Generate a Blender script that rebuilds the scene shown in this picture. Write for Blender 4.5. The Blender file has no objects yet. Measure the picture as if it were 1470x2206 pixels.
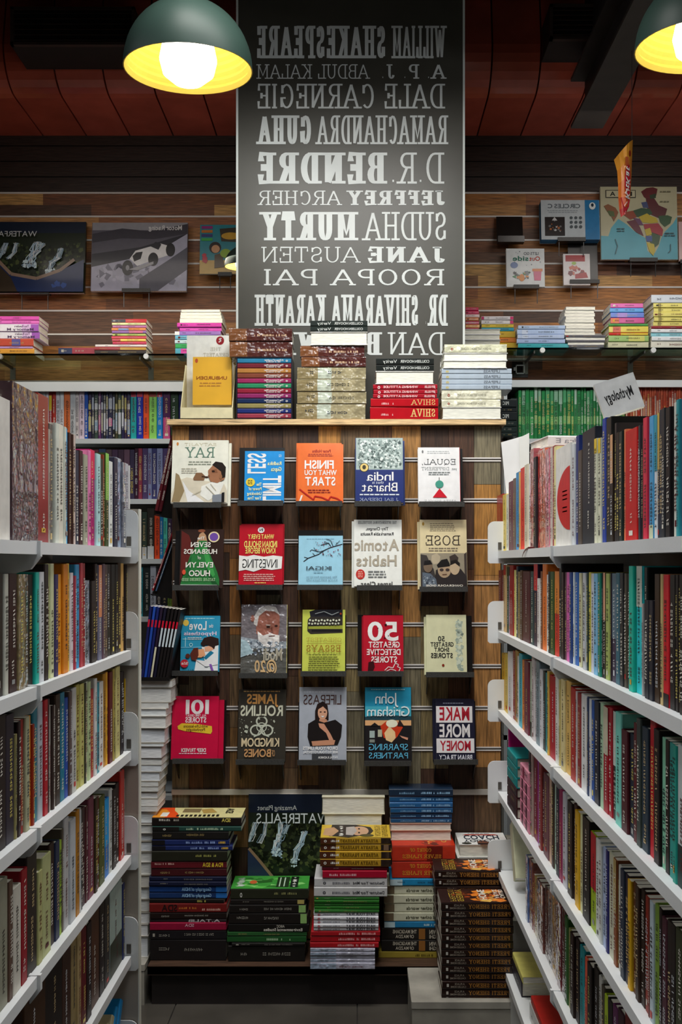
import bpy, math, random
from mathutils import Vector, Matrix
PI = math.pi
C = bpy.context.scene.collection
# ------------------------------------------------------------------ camera, world, lights, exposure
# photo frame 1470x2206: vanishing point of the aisle at (770,1213), focal length 2200 px, eye height 1.46 m
F, CX, HZ, EYE = 2200.0, 770.0, 1213.0, 1.46
def X(px, D): return (px - CX) * D / F
def Z(py, D): return EYE + (HZ - py) * D / F
sc = bpy.context.scene
cd = bpy.data.cameras.new('camera'); cam = bpy.data.objects.new('camera', cd); C.objects.link(cam)
cam.location = (0, 0, EYE); cam.rotation_euler = (PI / 2, 0, 0)
cd.sensor_fit = 'VERTICAL'; cd.sensor_height = 36.0; cd.sensor_width = 24.0
cd.lens = 36.0 * F / 2206.0
cd.shift_x = -(CX - 735.0) / 2206.0; cd.shift_y = (HZ - 1103.0) / 2206.0
cd.clip_start = 0.05; cd.clip_end = 60
sc.camera = cam
w = bpy.data.worlds.new('world'); sc.world = w; w.use_nodes = True
w.node_tree.nodes['Background'].inputs[0].default_value = (1.0, 0.80, 0.72, 1)
w.node_tree.nodes['Background'].inputs[1].default_value = 0.026
sc.view_settings.view_transform = 'Standard'; sc.view_settings.look = 'None'
sc.view_settings.exposure = -0.42; sc.view_settings.gamma = 1.0; sc.view_settings.use_curve_mapping = False
def area(name, loc, rot, sx, sy, energy, col=(1, 1, 1), spread=PI):
    l = bpy.data.lights.new(name, 'AREA'); l.shape = 'RECTANGLE'; l.size = sx; l.size_y = sy; l.energy = energy; l.color = col; l.spread = spread
    o = bpy.data.objects.new(name, l); C.objects.link(o); o.location = loc; o.rotation_euler = rot
def spot(name, loc, tgt, energy, angle, col=(1, 1, 1), rad=0.06, blend=0.6):
    l = bpy.data.lights.new(name, 'SPOT'); l.energy = energy; l.spot_size = angle; l.spot_blend = blend; l.color = col; l.shadow_soft_size = rad
    o = bpy.data.objects.new(name, l); C.objects.link(o); o.location = loc
    o.rotation_euler = (Vector(tgt) - Vector(loc)).to_track_quat('-Z', 'Y').to_euler()
area('aisle_ceiling_light', (0.0, 1.5, 3.25), (0, 0, 0), 0.6, 1.8, 25, (0.93, 0.97, 1.0))
area('left_side_fill', (-1.75, 2.0, 3.2), (0, math.radians(-28), 0), 0.3, 1.8, 21, (0.96, 0.98, 1.0))  # unseen side light, added so light reaches the book tops
area('right_side_fill', (1.75, 2.0, 3.2), (0, math.radians(28), 0), 0.3, 1.8, 21, (0.96, 0.98, 1.0))  # counterpart from the right, also added and unseen
area('front_ceiling_light', (-0.05, 2.6, 3.3), (math.radians(14), 0, 0), 1.0, 0.25, 31, (1.0, 0.97, 0.92), 2.6)
spot('ledge_fill_left', (-0.45, 2.35, 3.15), (-0.30, 3.6, 1.72), 15, 0.75, (1.0, 0.97, 0.93), 0.05, 1.0)  # unseen spot, added to brighten the upper planks and ledge
spot('ledge_fill_right', (0.45, 2.35, 3.15), (0.30, 3.6, 1.72), 15, 0.75, (1.0, 0.97, 0.93), 0.05, 1.0)  # second added spot for the upper planks and ledge
area('back_ceiling_light_left', (-1.1, 4.1, 3.25), (math.radians(38), 0, 0), 1.3, 0.12, 2.6, (1.0, 0.90, 0.80))
area('wall_lamp_left', (-1.1, 4.42, 2.78), (0, 0, 0), 1.6, 0.1, 9, (1.0, 0.88, 0.74))
area('wall_lamp_right', (1.35, 4.42, 2.86), (0, 0, 0), 1.2, 0.1, 4.5, (1.0, 0.92, 0.84))
area('back_ceiling_light_right', (1.35, 4.1, 3.25), (math.radians(38), 0, 0), 1.0, 0.12, 4, (1.0, 0.93, 0.86))
spot('bench_fill', (0.0, 1.75, 3.2), (0.0, 3.4, 0.45), 60, 0.62, (1.0, 0.97, 0.92), 0.12, 1.0)  # unseen spot, added to brighten the stacks on the bench
spot('pillar_spot_left', (-0.75, 3.2, 3.1), (-0.34, 3.85, 2.6), 5, 1.3, (0.9, 1.0, 0.95))
spot('pillar_spot_right', (0.72, 3.2, 2.9), (0.38, 3.85, 2.4), 5, 1.2, (0.9, 1.0, 0.95))

# ------------------------------------------------------------------ colours, materials
def s2l(c): return c / 12.92 if c <= 0.04045 else ((c + 0.055) / 1.055) ** 2.4
_cc = {}
GAIN = 1.25
def col(h):
    """hex as it looks in the photograph -> linear albedo"""
    if not isinstance(h, str): return h
    if h in _cc: return _cc[h]
    k = h if len(h) == 6 else ''.join(c * 2 for c in h)
    r = tuple(min(0.86, s2l(int(k[i:i + 2], 16) / 255) * GAIN) for i in (0, 2, 4)) + (1.0,)
    _cc[h] = r
    return r
MATS = {}
def newmat(key):
    m = bpy.data.materials.new(key); m.use_nodes = True
    nt = m.node_tree; return m, nt, nt.nodes['Principled BSDF']
def link(nt, a, b): nt.links.new(a, b)
def attr_mat(key, rough=0.5, nscale=60, namt=0.12, stretch=(1, 1, 1), bump=0.0, bscale=None, coat=0.0, metal=0.0, spec=0.5, detail=3, rvar=0.0):
    m, nt, b = newmat(key); N = nt.nodes
    at = N.new('ShaderNodeAttribute'); at.attribute_name = 'Col'
    tc = N.new('ShaderNodeTexCoord'); mp = N.new('ShaderNodeMapping'); mp.inputs['Scale'].default_value = stretch
    nz = N.new('ShaderNodeTexNoise'); nz.inputs['Scale'].default_value = nscale; nz.inputs['Detail'].default_value = detail
    mr = N.new('ShaderNodeMapRange'); mr.inputs['To Min'].default_value = 1 - namt; mr.inputs['To Max'].default_value = 1 + namt * 0.6
    mr.inputs['From Min'].default_value = 0.3; mr.inputs['From Max'].default_value = 0.7
    mx = N.new('ShaderNodeVectorMath'); mx.operation = 'SCALE'
    link(nt, tc.outputs['Object'], mp.inputs[0]); link(nt, mp.outputs[0], nz.inputs['Vector'])
    link(nt, nz.outputs[0], mr.inputs[0]); link(nt, at.outputs['Color'], mx.inputs[0]); link(nt, mr.outputs[0], mx.inputs['Scale'])
    link(nt, mx.outputs[0], b.inputs['Base Color'])
    b.inputs['Roughness'].default_value = rough; b.inputs['Metallic'].default_value = metal
    b.inputs['Coat Weight'].default_value = coat; b.inputs['Coat Roughness'].default_value = 0.08
    b.inputs['Specular IOR Level'].default_value = spec
    if bump:
        n2 = N.new('ShaderNodeTexNoise'); n2.inputs['Scale'].default_value = bscale or nscale; n2.inputs['Detail'].default_value = 2
        bp = N.new('ShaderNodeBump'); bp.inputs['Strength'].default_value = bump; bp.inputs['Distance'].default_value = 0.01
        link(nt, mp.outputs[0], n2.inputs['Vector']); link(nt, n2.outputs[0], bp.inputs['Height'])
        link(nt, bp.outputs[0], b.inputs['Normal']); link(nt, bp.outputs[0], b.inputs['Coat Normal'])
    MATS[key] = m
attr_mat('print', 0.45, 40, 0.10, spec=0.22)                                  # printed book cover
attr_mat('gloss', 0.28, 30, 0.08, coat=0.15, spec=0.3)
attr_mat('wrap', 0.30, 18, 0.25, bump=1.0, bscale=30, coat=1.0)    # shrink-wrapped book
attr_mat('photo', 0.35, 55, 0.75, detail=6)                        # mottled printed picture
attr_mat('paper', 0.85, 700, 0.22, stretch=(0.05, 0.05, 1), detail=1)   # page edges lying: fine lines
attr_mat('pages', 0.85, 700, 0.20, stretch=(1, 0.05, 0.05), detail=1)   # page edges standing
attr_mat('enamel', 0.42, 6, 0.05, bump=0.02, bscale=200)           # white enamelled steel
attr_mat('blackplastic', 0.28, 40, 0.2)
attr_mat('granite', 0.5, 900, 0.9, detail=2)
attr_mat('woodv', 0.55, 14, 0.55, stretch=(14, 14, 0.9), bump=0.08, detail=5)
attr_mat('woodh', 0.55, 14, 0.55, stretch=(0.9, 14, 14), bump=0.08, detail=5)
attr_mat('metal', 0.35, 50, 0.08, metal=0.7)
attr_mat('stone', 0.6, 9, 0.35, detail=6)
attr_mat('dark', 0.6, 12, 0.3)
attr_mat('satin', 0.38, 9, 0.10)
attr_mat('soffit', 0.18, 5, 0.25, coat=0.4, bump=0.03, bscale=7)
attr_mat('tile', 0.30, 6, 0.25, detail=6)
attr_mat('shade', 0.5, 10, 0.08, spec=0.12)
def _glass():
    m, nt, b = newmat('glass'); N = nt.nodes
    nz = N.new('ShaderNodeTexNoise'); nz.inputs['Scale'].default_value = 4
    mr = N.new('ShaderNodeMapRange'); mr.inputs['To Min'].default_value = 0.02; mr.inputs['To Max'].default_value = 0.06
    link(nt, nz.outputs[0], mr.inputs[0]); link(nt, mr.outputs[0], b.inputs['Roughness'])
    b.inputs['Base Color'].default_value = (0.5, 0.66, 0.6, 1); b.inputs['Transmission Weight'].default_value = 1.0; b.inputs['IOR'].default_value = 1.3
    MATS['glass'] = m
_glass()
def _bulb(key, s0, s1):
    m, nt, b = newmat(key); N = nt.nodes
    nz = N.new('ShaderNodeTexNoise'); nz.inputs['Scale'].default_value = 3
    mr = N.new('ShaderNodeMapRange'); mr.inputs['To Min'].default_value = s0; mr.inputs['To Max'].default_value = s1
    link(nt, nz.outputs[0], mr.inputs[0]); link(nt, mr.outputs[0], b.inputs['Emission Strength'])
    b.inputs['Emission Color'].default_value = (0.92, 1.0, 0.96, 1); b.inputs['Base Color'].default_value = (0.9, 0.9, 0.9, 1)
    MATS[key] = m
_bulb('bulb', 10, 11); _bulb('warm_bulb', 30, 34)

# ------------------------------------------------------------------ mesh builder
class MB:
    def __init__(s): s.v = []; s.f = []; s.c = []; s.m = []
    def poly(s, pts, c, m='print'):
        n = len(s.v); s.v += [tuple(p) for p in pts]; s.f.append(tuple(range(n, n + len(pts)))); s.c.append(col(c)); s.m.append(m)
    def mesh(s, pts, faces, c, m='print'):
        n = len(s.v); s.v += [tuple(p) for p in pts]; c = col(c)
        for f in faces: s.f.append(tuple(i + n for i in f)); s.c.append(c); s.m.append(m)
    def box(s, x0, y0, z0, x1, y1, z1, c, m='print', skip=''):
        p = [(x0, y0, z0), (x1, y0, z0), (x1, y1, z0), (x0, y1, z0), (x0, y0, z1), (x1, y0, z1), (x1, y1, z1), (x0, y1, z1)]
        fs = {'b': (3, 2, 1, 0), 't': (4, 5, 6, 7), 'f': (0, 1, 5, 4), 'k': (2, 3, 7, 6), 'l': (3, 0, 4, 7), 'r': (1, 2, 6, 5)}
        s.mesh(p, [f for k, f in fs.items() if k not in skip], c, m)
    def bbox(s, x0, y0, z0, x1, y1, z1, r, c, m='print'):
        """box with chamfered edges around z"""
        a = [(x0 + r, y0), (x1 - r, y0), (x1, y0 + r), (x1, y1 - r), (x1 - r, y1), (x0 + r, y1), (x0, y1 - r), (x0, y0 + r)]
        s.prism(a, z0, z1, c, m)
    def prism(s, pts, a0, a1, c, m='print', axis='z'):
        n = len(pts)
        def P(p, a): return (p[0], p[1], a) if axis == 'z' else ((a, p[0], p[1]) if axis == 'x' else (p[0], a, p[1]))
        V = [P(p, a0) for p in pts] + [P(p, a1) for p in pts]
        s.mesh(V, [tuple(range(n - 1, -1, -1)), tuple(range(n, 2 * n))] + [(i, (i + 1) % n, (i + 1) % n + n, i + n) for i in range(n)], c, m)
    def tube(s, p0, p1, r0, r1, c, m='print', n=10):
        p0, p1 = Vector(p0), Vector(p1); q = (p1 - p0).to_track_quat('Z', 'Y')
        V = []
        for p, r in ((p0, r0), (p1, r1)):
            V += [p + q @ Vector((r * math.cos(2 * PI * i / n), r * math.sin(2 * PI * i / n), 0)) for i in range(n)]
        s.mesh(V, [(i, (i + 1) % n, (i + 1) % n + n, i + n) for i in range(n)] + [tuple(range(n - 1, -1, -1)), tuple(range(n, 2 * n))], c, m)
    def lathe(s, prof, n, cols, m='print'):
        """prof [(r,z)], cols per segment"""
        k = len(prof); V = [(r * math.cos(2 * PI * i / n), r * math.sin(2 * PI * i / n), z) for r, z in prof for i in range(n)]
        b = len(s.v); s.v += V
        for j in range(k - 1):
            cc = col(cols[j] if isinstance(cols, list) else cols)
            for i in range(n):
                s.f.append((b + j * n + i, b + j * n + (i + 1) % n, b + (j + 1) * n + (i + 1) % n, b + (j + 1) * n + i)); s.c.append(cc); s.m.append(m)
    def build(s, name, parent=None, smooth=False):
        me = bpy.data.meshes.new(name); me.from_pydata(s.v, [], s.f)
        keys = list(dict.fromkeys(s.m))
        for k in keys: me.materials.append(MATS[k])
        ix = {k: i for i, k in enumerate(keys)}
        me.polygons.foreach_set('material_index', [ix[k] for k in s.m])
        ca = me.color_attributes.new('Col', 'FLOAT_COLOR', 'CORNER')
        buf = []
        for f, c in zip(s.f, s.c): buf.extend(c * len(f))
        ca.data.foreach_set('color', buf)
        if smooth: me.polygons.foreach_set('use_smooth', [True] * len(s.f))
        me.update()
        o = bpy.data.objects.new(name, me); C.objects.link(o)
        if parent: o.parent = parent
        return o
def thing(name, label, cat, loc=(0, 0, 0), rot=(0, 0, 0), group=None):
    o = bpy.data.objects.new(name, None); C.objects.link(o); o.empty_display_size = 0.02
    o.location = loc; o.rotation_euler = rot; o['label'] = label; o['category'] = cat
    if group: o['group'] = group
    return o
def tag(o, label, cat, group=None):
    o['label'] = label; o['category'] = cat
    if group: o['group'] = group
    return o
def struct(o): o['kind'] = 'structure'; return o

# ------------------------------------------------------------------ lettering (the photograph is mirrored, so all lettering is laid out mirrored)
_gl = {}
def glyph(ch, bold):
    k = (ch, bold)
    if k in _gl: return _gl[k]
    cu = bpy.data.curves.new('g', 'FONT'); cu.body = ch; cu.size = 1; cu.resolution_u = 4; cu.offset = 0.022 if bold else 0.0
    o = bpy.data.objects.new('g', cu); C.objects.link(o)
    dg = bpy.context.evaluated_depsgraph_get(); e = o.evaluated_get(dg); me = e.to_mesh()
    V = [(v.co.x, v.co.y) for v in me.vertices]; Fs = [tuple(p.vertices) for p in me.polygons]
    e.to_mesh_clear(); bpy.data.objects.remove(o); bpy.data.curves.remove(cu)
    _gl[k] = (V, Fs)
    return _gl[k]
def capheight():
    V, _ = glyph('H', False); return max(v[1] for v in V)
def sans(text, bold=False, gap=0.09):
    """list of (verts, faces) with the capital height 1, and the width"""
    k = 1 / capheight(); x = 0; out = []
    for ch in text:
        if ch == ' ': x += 0.32; continue
        V, Fs = glyph(ch, bold)
        if not V: continue
        a = min(v[0] for v in V); b = max(v[0] for v in V)
        out.append(([((v[0] - a) * k + x, v[1] * k) for v in V], Fs)); x += (b - a) * k + gap
    return out, max(x - gap, 0.01)
def arc(cx, cy, rx, ry, a0, a1, n=8):
    return [(cx + rx * math.cos(math.radians(a0 + (a1 - a0) * i / n)), cy + ry * math.sin(math.radians(a0 + (a1 - a0) * i / n))) for i in range(n + 1)]
GL = {  # slab serif capitals as strokes in a unit box: width, strokes ('-' before a stroke: no slabs on it)
 'A': (1.0, [[(.04, 0), (.5, 1)], [(.5, 1), (.96, 0)], [(.22, .34), (.78, .34)]]),
 'B': (.86, [[(.16, 0), (.16, 1)], [(.16, 1), (.55, 1)] + arc(.55, .77, .32, .23, 90, -90) + [(.16, .54)], [(.55, .54)] + arc(.58, .27, .34, .27, 90, -90) + [(.16, 0)]]),
 'C': (.86, [arc(.52, .5, .44, .5, 48, 312, 14), [(.84, .62), (.84, .98)]]),
 'D': (.92, [[(.16, 0), (.16, 1)], [(.16, 1), (.45, 1)] + arc(.45, .5, .47, .5, 90, -90, 12) + [(.16, 0)]]),
 'E': (.8, [[(.16, 0), (.16, 1)], [(.16, 1), (.9, 1), (.9, .74)], [(.16, .52), (.66, .52)], [(.66, .4), (.66, .64)], [(.16, 0), (.93, 0), (.93, .28)]]),
 'F': (.76, [[(.16, 0), (.16, 1)], [(.16, 1), (.92, 1), (.92, .72)], [(.16, .52), (.66, .52)], [(.66, .4), (.66, .64)]]),
 'G': (.92, [arc(.5, .5, .43, .5, 48, 345, 14), [(.84, .62), (.84, .98)], [(.9, .02), (.9, .42), (.58, .42)]]),
 'H': (.96, [[(.16, 0), (.16, 1)], [(.84, 0), (.84, 1)], [(.16, .52), (.84, .52)]]),
 'I': (.44, [[(.5, 0), (.5, 1)]]),
 'J': (.7, [[(.66, 1), (.66, .28)] + arc(.38, .28, .28, .28, 0, -170)[1:]]),
 'K': (.94, [[(.16, 0), (.16, 1)], [(.16, .36), (.82, 1)], [(.4, .58), (.88, 0)]]),
 'L': (.76, [[(.18, 0), (.18, 1)], [(.18, 0), (.93, 0), (.93, .34)]]),
 'M': (1.15, [[(.13, 0), (.13, 1)], [(.13, 1), (.5, .2), (.87, 1)], [(.87, 1), (.87, 0)]]),
 'N': (.96, [[(.15, 0), (.15, 1)], [(.15, 1), (.85, 0)], [(.85, 1), (.85, 0)]]),
 'O': (.92, [arc(.5, .5, .42, .5, 90, 450, 18)]),
 'P': (.82, [[(.18, 0), (.18, 1)], [(.18, 1), (.55, 1)] + arc(.55, .74, .35, .26, 90, -90) + [(.18, .48)]]),
 'Q': (.92, [arc(.5, .5, .42, .5, 90, 450, 18), [(.5, .22), (.95, -.12)]]),
 'R': (.92, [[(.16, 0), (.16, 1)], [(.16, 1), (.52, 1)] + arc(.52, .76, .32, .24, 90, -90) + [(.16, .52)], [(.5, .52), (.86, 0)]]),
 'S': (.76, [arc(.5, .75, .36, .25, 30, 270, 10) + arc(.5, .25, .38, .25, 90, -150, 10)[1:], [(.85, .68), (.85, .98)], [(.13, .02), (.13, .34)]]),
 'T': (.86, [[(.5, 0), (.5, 1)], [(.06, .72), (.06, 1), (.94, 1), (.94, .72)]]),
 'U': (.94, [[(.15, 1), (.15, .36)] + arc(.5, .36, .35, .36, 180, 360, 10)[1:] + [(.85, 1)]]),
 'V': (.96, [[(.06, 1), (.5, 0)], [(.5, 0), (.94, 1)]]),
 'W': (1.3, [[(.05, 1), (.28, 0)], [(.28, 0), (.5, .9)], [(.5, .9), (.72, 0)], [(.72, 0), (.95, 1)]]),
 'X': (.94, [[(.1, 0), (.88, 1)], [(.1, 1), (.9, 0)]]),
 'Y': (.94, [[(.08, 1), (.5, .46)], [(.5, .46), (.92, 1)], [(.5, .46), (.5, 0)]]),
 'Z': (.8, [[(.12, .74), (.12, 1), (.88, 1), (.12, 0), (.9, 0), (.9, .28)]]),
 '.': (.34, [[(.3, .06), (.7, .06)]]), ',': (.34, [[(.6, .1), (.3, -.16)]]),
}
NOSLAB = {('A', 0, 1), ('A', 1, 0), ('M', 1, 0), ('M', 2, 0), ('V', 0, 1), ('V', 1, 0), ('W', 0, 1), ('W', 1, 0), ('W', 2, 1), ('W', 3, 0), ('N', 1, 0), ('N', 1, 1), ('N', 2, 1)}
def slab(text, W, H, tv, th, sl=0.16, gap=None, draw=None):
    """slab lettering filling W x H; tv, th stroke thickness; draw(quad points)"""
    gap = tv * 0.45 if gap is None else gap
    ws = [0.42 if ch == ' ' else GL[ch][0] for ch in text]
    ng = sum(1 for ch in text if ch != ' ')
    k = (W - gap * (len(text) - 1)) / sum(ws); x = 0
    for ch, wd in zip(text, ws):
        if ch == ' ': x += wd * k + gap; continue
        gw = wd * k; mx = tv * 0.55; my = th * 0.5
        def P(p): return (x + mx + (p[0] * (gw - 2 * mx)), my + p[1] * (H - 2 * my))
        for si, st in enumerate(GL[ch][1]):
            pts = [P(p) for p in st]; n = len(pts); L = []; R = []
            for i, p in enumerate(pts):
                a = pts[max(i - 1, 0)]; b = pts[min(i + 1, n - 1)]
                if ch in 'OQ' and si == 0 and i in (0, n - 1): a = pts[n - 2]; b = pts[1]
                dx, dy = b[0] - a[0], b[1] - a[1]; d = math.hypot(dx, dy) or 1; nx, ny = -dy / d, dx / d
                hw = 0.5 * (tv * nx * nx + th * ny * ny)
                if n > 2 and 0 < i < n - 1 and n < 6:      # mitre
                    d1 = Vector((p[0] - pts[i - 1][0], p[1] - pts[i - 1][1])).normalized(); d2 = Vector((pts[i + 1][0] - p[0], pts[i + 1][1] - p[1])).normalized()
                    hw *= 1 / max(0.6, math.sqrt(max(0.05, (1 + d1.dot(d2)) / 2))) * 0.92
                L.append((p[0] + nx * hw, p[1] + ny * hw)); R.append((p[0] - nx * hw, p[1] - ny * hw))
            for i in range(n - 1): draw([L[i], R[i], R[i + 1], L[i + 1]])
            if sl:
                for e, i in ((0, 0), (1, n - 1)):
                    q = st[i]; o = st[1] if e == 0 else st[-2]
                    if (q[1] in (0, 1)) and abs(o[1] - q[1]) > 0.05 and abs(o[0] - q[0]) < 1.2 * abs(o[1] - q[1]) and (ch, si, e) not in NOSLAB and ch not in 'CGSTEFLZ' or (ch in 'TEFL' and si == 0 and q[1] in (0, 1) and len(st) == 2):
                        px, py = P(q); sw = tv * 0.5 + max(0.02 * H, min(sl * H, gw * 0.24, 0.62 * gw - tv) * 0.75); t = th
                        draw([(px - sw, py - t / 2), (px + sw, py - t / 2), (px + sw, py + t / 2), (px - sw, py + t / 2)])
        x += gw + gap
def put_text(mb, T, text, x0, y0, x1, y1, c, style='s', mat='print', mirror=True, sgn=1):
    """T(u,v) -> 3-D; u right, v up in the seen picture; box x0..x1, y0..y1 (bottom, top)"""
    W, H = abs(x1 - x0), abs(y1 - y0); lo, hi = min(x0, x1), max(x0, x1); b = min(y0, y1)
    U = (lambda u: hi - u) if mirror else (lambda u: lo + u)
    if style[0] == 'S':
        wt = float(style[1:] or 0.14)
        P0 = Vector(T(lo, b)); nv = (Vector(T(hi, b)) - P0).cross(Vector(T(lo, b + H)) - P0); nv = nv.normalized() * sgn * 2.5e-5
        cnt = [0]
        def dr(q):      # overlapping strokes lie a hair apart
            cnt[0] += 1; o = nv * (cnt[0] % 9); mb.poly([Vector(T(U(p[0]), b + p[1])) + o for p in q], c, mat)
        tv = min(wt * H, 0.30 * W / len(text)); slab(text, W, H, tv, 0.09 * H if wt > 0.12 else 0.07 * H, draw=dr, gap=min(tv * 0.35, 0.07 * W / len(text)))
    else:
        gl, tw = sans(text, style == 'b'); kx = W / tw
        for V, Fs in gl: mb.mesh([T(U(v[0] * kx), b + v[1] * H) for v in V], Fs, c, mat)
def draw_art(mb, T, art, seed=1, mat='print'):
    """art in picture coordinates (x right, y DOWN); T(x,y,layer)"""
    rng = random.Random(seed)
    for k, a in enumerate(art):
        lay = k + 1
        t = a[0]
        if t == 'r':
            _, x0, y0, x1, y1, c = a[:6]; mb.poly([T(x0, y1, lay), T(x1, y1, lay), T(x1, y0, lay), T(x0, y0, lay)], c, a[6] if len(a) > 6 else mat)
        elif t == 'p': mb.poly([T(x, y, lay) for x, y in a[1]], a[2], a[3] if len(a) > 3 else mat)
        elif t == 'e':
            _, cx, cy, rx, ry, c = a[:6]; mb.poly([T(cx + rx * math.cos(2 * PI * i / 18), cy + ry * math.sin(2 * PI * i / 18), lay) for i in range(18)], c, a[6] if len(a) > 6 else mat)
        elif t == 'o':     # ring
            _, cx, cy, rx, ry, wd, c = a; n = 22; V = []
            for i in range(n):
                ca, sa = math.cos(2 * PI * i / n), math.sin(2 * PI * i / n); V += [T(cx + rx * ca, cy + ry * sa, lay), T(cx + (rx - wd) * ca, cy + (ry - wd) * sa, lay)]
            mb.mesh(V, [(2 * i, (2 * i + 2) % (2 * n), (2 * i + 3) % (2 * n), 2 * i + 1) for i in range(n)], c, mat)
        elif t == 'l':
            _, pts, wd, c = a[:4]
            for (ax, ay), (bx, by) in zip(pts, pts[1:]):
                d = math.hypot(bx - ax, by - ay) or 1; nx, ny = -(by - ay) / d * wd / 2, (bx - ax) / d * wd / 2
                mb.poly([T(ax + nx, ay + ny, lay), T(bx + nx, by + ny, lay), T(bx - nx, by - ny, lay), T(ax - nx, ay - ny, lay)], c, mat)
        elif t == 't':
            _, s, x0, y0, x1, y1, c = a[:7]; put_text(mb, lambda u, v: T(u, -v, lay), s, x0, -y1, x1, -y0, c, a[7] if len(a) > 7 else 's')
        elif t == 'v':     # text running down the picture (turned a quarter)
            _, s, x0, y0, x1, y1, c = a[:7]; put_text(mb, lambda u, v: T(v, u, lay), s, y0, x0, y1, x1, c, a[7] if len(a) > 7 else 's', mirror=True, sgn=-1)
        elif t == 'n':     # scattered flecks
            _, x0, y0, x1, y1, cols, n, sz = a[:8]
            for i in range(n):
                x, y = rng.uniform(x0 + sz, x1 - sz), rng.uniform(y0 + sz, y1 - sz); r = sz * rng.uniform(.4, 1); c = rng.choice(cols); q = rng.uniform(0, 6.3); m_ = rng.randint(3, 5)
                mb.poly([T(x + r * math.cos(q + 2 * PI * j / m_) * rng.uniform(.6, 1), y + r * math.sin(q + 2 * PI * j / m_) * rng.uniform(.6, 1), lay + 0.02 * (i % 20)) for j in range(m_)], c, mat)
        elif t == 'g':     # unreadable small print: rows of short dashes
            _, x0, y0, x1, y1, c, rows = a[:7]; rh = (y1 - y0) / rows
            for r in range(rows):
                x = x0 + rng.uniform(0, .06) * (x1 - x0); e = x1 - rng.uniform(0, .12) * (x1 - x0)
                while x < e:
                    wd = rng.uniform(.6, 2.2) * rh; xe = min(x + wd, e); y = y0 + r * rh
                    mb.poly([T(x, y + rh * .68, lay), T(xe, y + rh * .68, lay), T(xe, y + rh * .22, lay), T(x, y + rh * .22, lay)], c, mat); x = xe + rh * .3

# ------------------------------------------------------------------ colour words for labels
PAL = [('black', '141010'), ('black', '241c1a'), ('charcoal', '3a3a3c'), ('dark brown', '3a241c'), ('brown', '5e3a24'), ('tan', 'b89060'), ('cream', 'dcd2a8'), ('white', 'dcdcdc'), ('off-white', 'ccccbc'), ('grey', '909498'), ('dark grey', '5c5c58'),
 ('red', 'c01c28'), ('dark red', '8a2024'), ('maroon', '581c24'), ('orange', 'e07a2c'), ('rust', 'a0502c'), ('yellow', 'd8b838'), ('mustard', 'a87c28'), ('olive', '75704a'), ('khaki', 'a8a46c'), ('lime green', 'a0b830'), ('pale green', 'a8c4a0'),
 ('green', '3a8a44'), ('dark green', '2a4428'), ('teal', '1f8c8c'), ('turquoise', '30b8b0'), ('pale aqua', 'a4d4cc'), ('sky blue', '5aa8d0'), ('blue', '2460b0'), ('navy', '202c50'), ('slate', '3c4c5c'), ('pale blue', 'b4c4dc'), ('purple', '7a2a90'), ('plum', '4a2c48'), ('lilac', 'c0a0c8'), ('pink', 'd880a0'), ('magenta', 'b0186c'), ('salmon', 'd88a70')]
def cname(h):
    k = h if len(h) == 6 else ''.join(c * 2 for c in h)
    a = [int(k[i:i + 2], 16) for i in (0, 2, 4)]
    return min(PAL, key=lambda p: sum((a[i] - int(p[1][2 * i:2 * i + 2], 16)) ** 2 for i in range(3)))[0]
def ordi(n): return f"{n}{'th' if 10 <= n % 100 <= 20 else {1: 'st', 2: 'nd', 3: 'rd'}.get(n % 10, 'th')}"

# ------------------------------------------------------------------ books
def lum(h):
    c = col(h); return 0.3 * c[0] + 0.6 * c[1] + 0.1 * c[2]
def book_parts(root, t, d, h, c, lying=False, flip=False, spine=None, top=None, mat='print', hard=False, pagec='d8d4c8', bands=(), rng=None):
    """a book of thickness t, depth d, spine length h. Standing: x=t, y=d, z=h, spine at y=0; lying: x=h, y=d, z=t."""
    ct = 0.0022 if hard else 0.0009
    ct = min(ct, t * 0.2); r = min(0.003, t * 0.25)
    if lying: M = lambda a, b, e: ((e, b, a) if not flip else (h - e, d - b, a))
    else: M = lambda a, b, e: (a, b, e)
    mb = MB()
    prof = [(0, d), (0, r), (r * .35, r * .35), (r, 0), (t - r, 0), (t - r * .35, r * .35), (t, r), (t, d), (t - ct, d), (t - ct, ct + r * .4), (ct, ct + r * .4), (ct, d)]
    n = len(prof); V = [M(a, b, 0) for a, b in prof] + [M(a, b, h) for a, b in prof]
    mb.mesh(V, [tuple(range(n - 1, -1, -1)), tuple(range(n, 2 * n))] + [(i, (i + 1) % n, (i + 1) % n + n, i + n) for i in range(n)], c, mat)
    e = 0.00035
    def sp(a0, e0, a1, e1, cc, lay=1): mb.poly([M(a0, -e * lay, e0), M(a1, -e * lay, e0), M(a1, -e * lay, e1), M(a0, -e * lay, e1)], cc, mat)
    for (f0, f1, cc) in bands: sp(r * .6, f0 * h, t - r * .6, f1 * h, cc)
    if spine: spine(mb, lambda u, v: M(v, -e * 2, u), h, t)
    if top: top(mb, lambda u, v, k=1: M(t + 0.0002 + 0.00012 * k, v, u), h, d)
    mb.build('cover', root)
    p = MB(); ins = 0.003 if hard else 0.0006
    x0, x1, y1, z0, z1 = ct, t - ct, d - ins, ins, h - ins
    a, b = M(x0, ct + r * .4, z0), M(x1, y1, z1)
    p.box(min(a[0], b[0]), min(a[1], b[1]), min(a[2], b[2]), max(a[0], b[0]), max(a[1], b[1]), max(a[2], b[2]), pagec, 'paper' if lying else 'pages')
    p.build('page_block', root)
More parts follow.
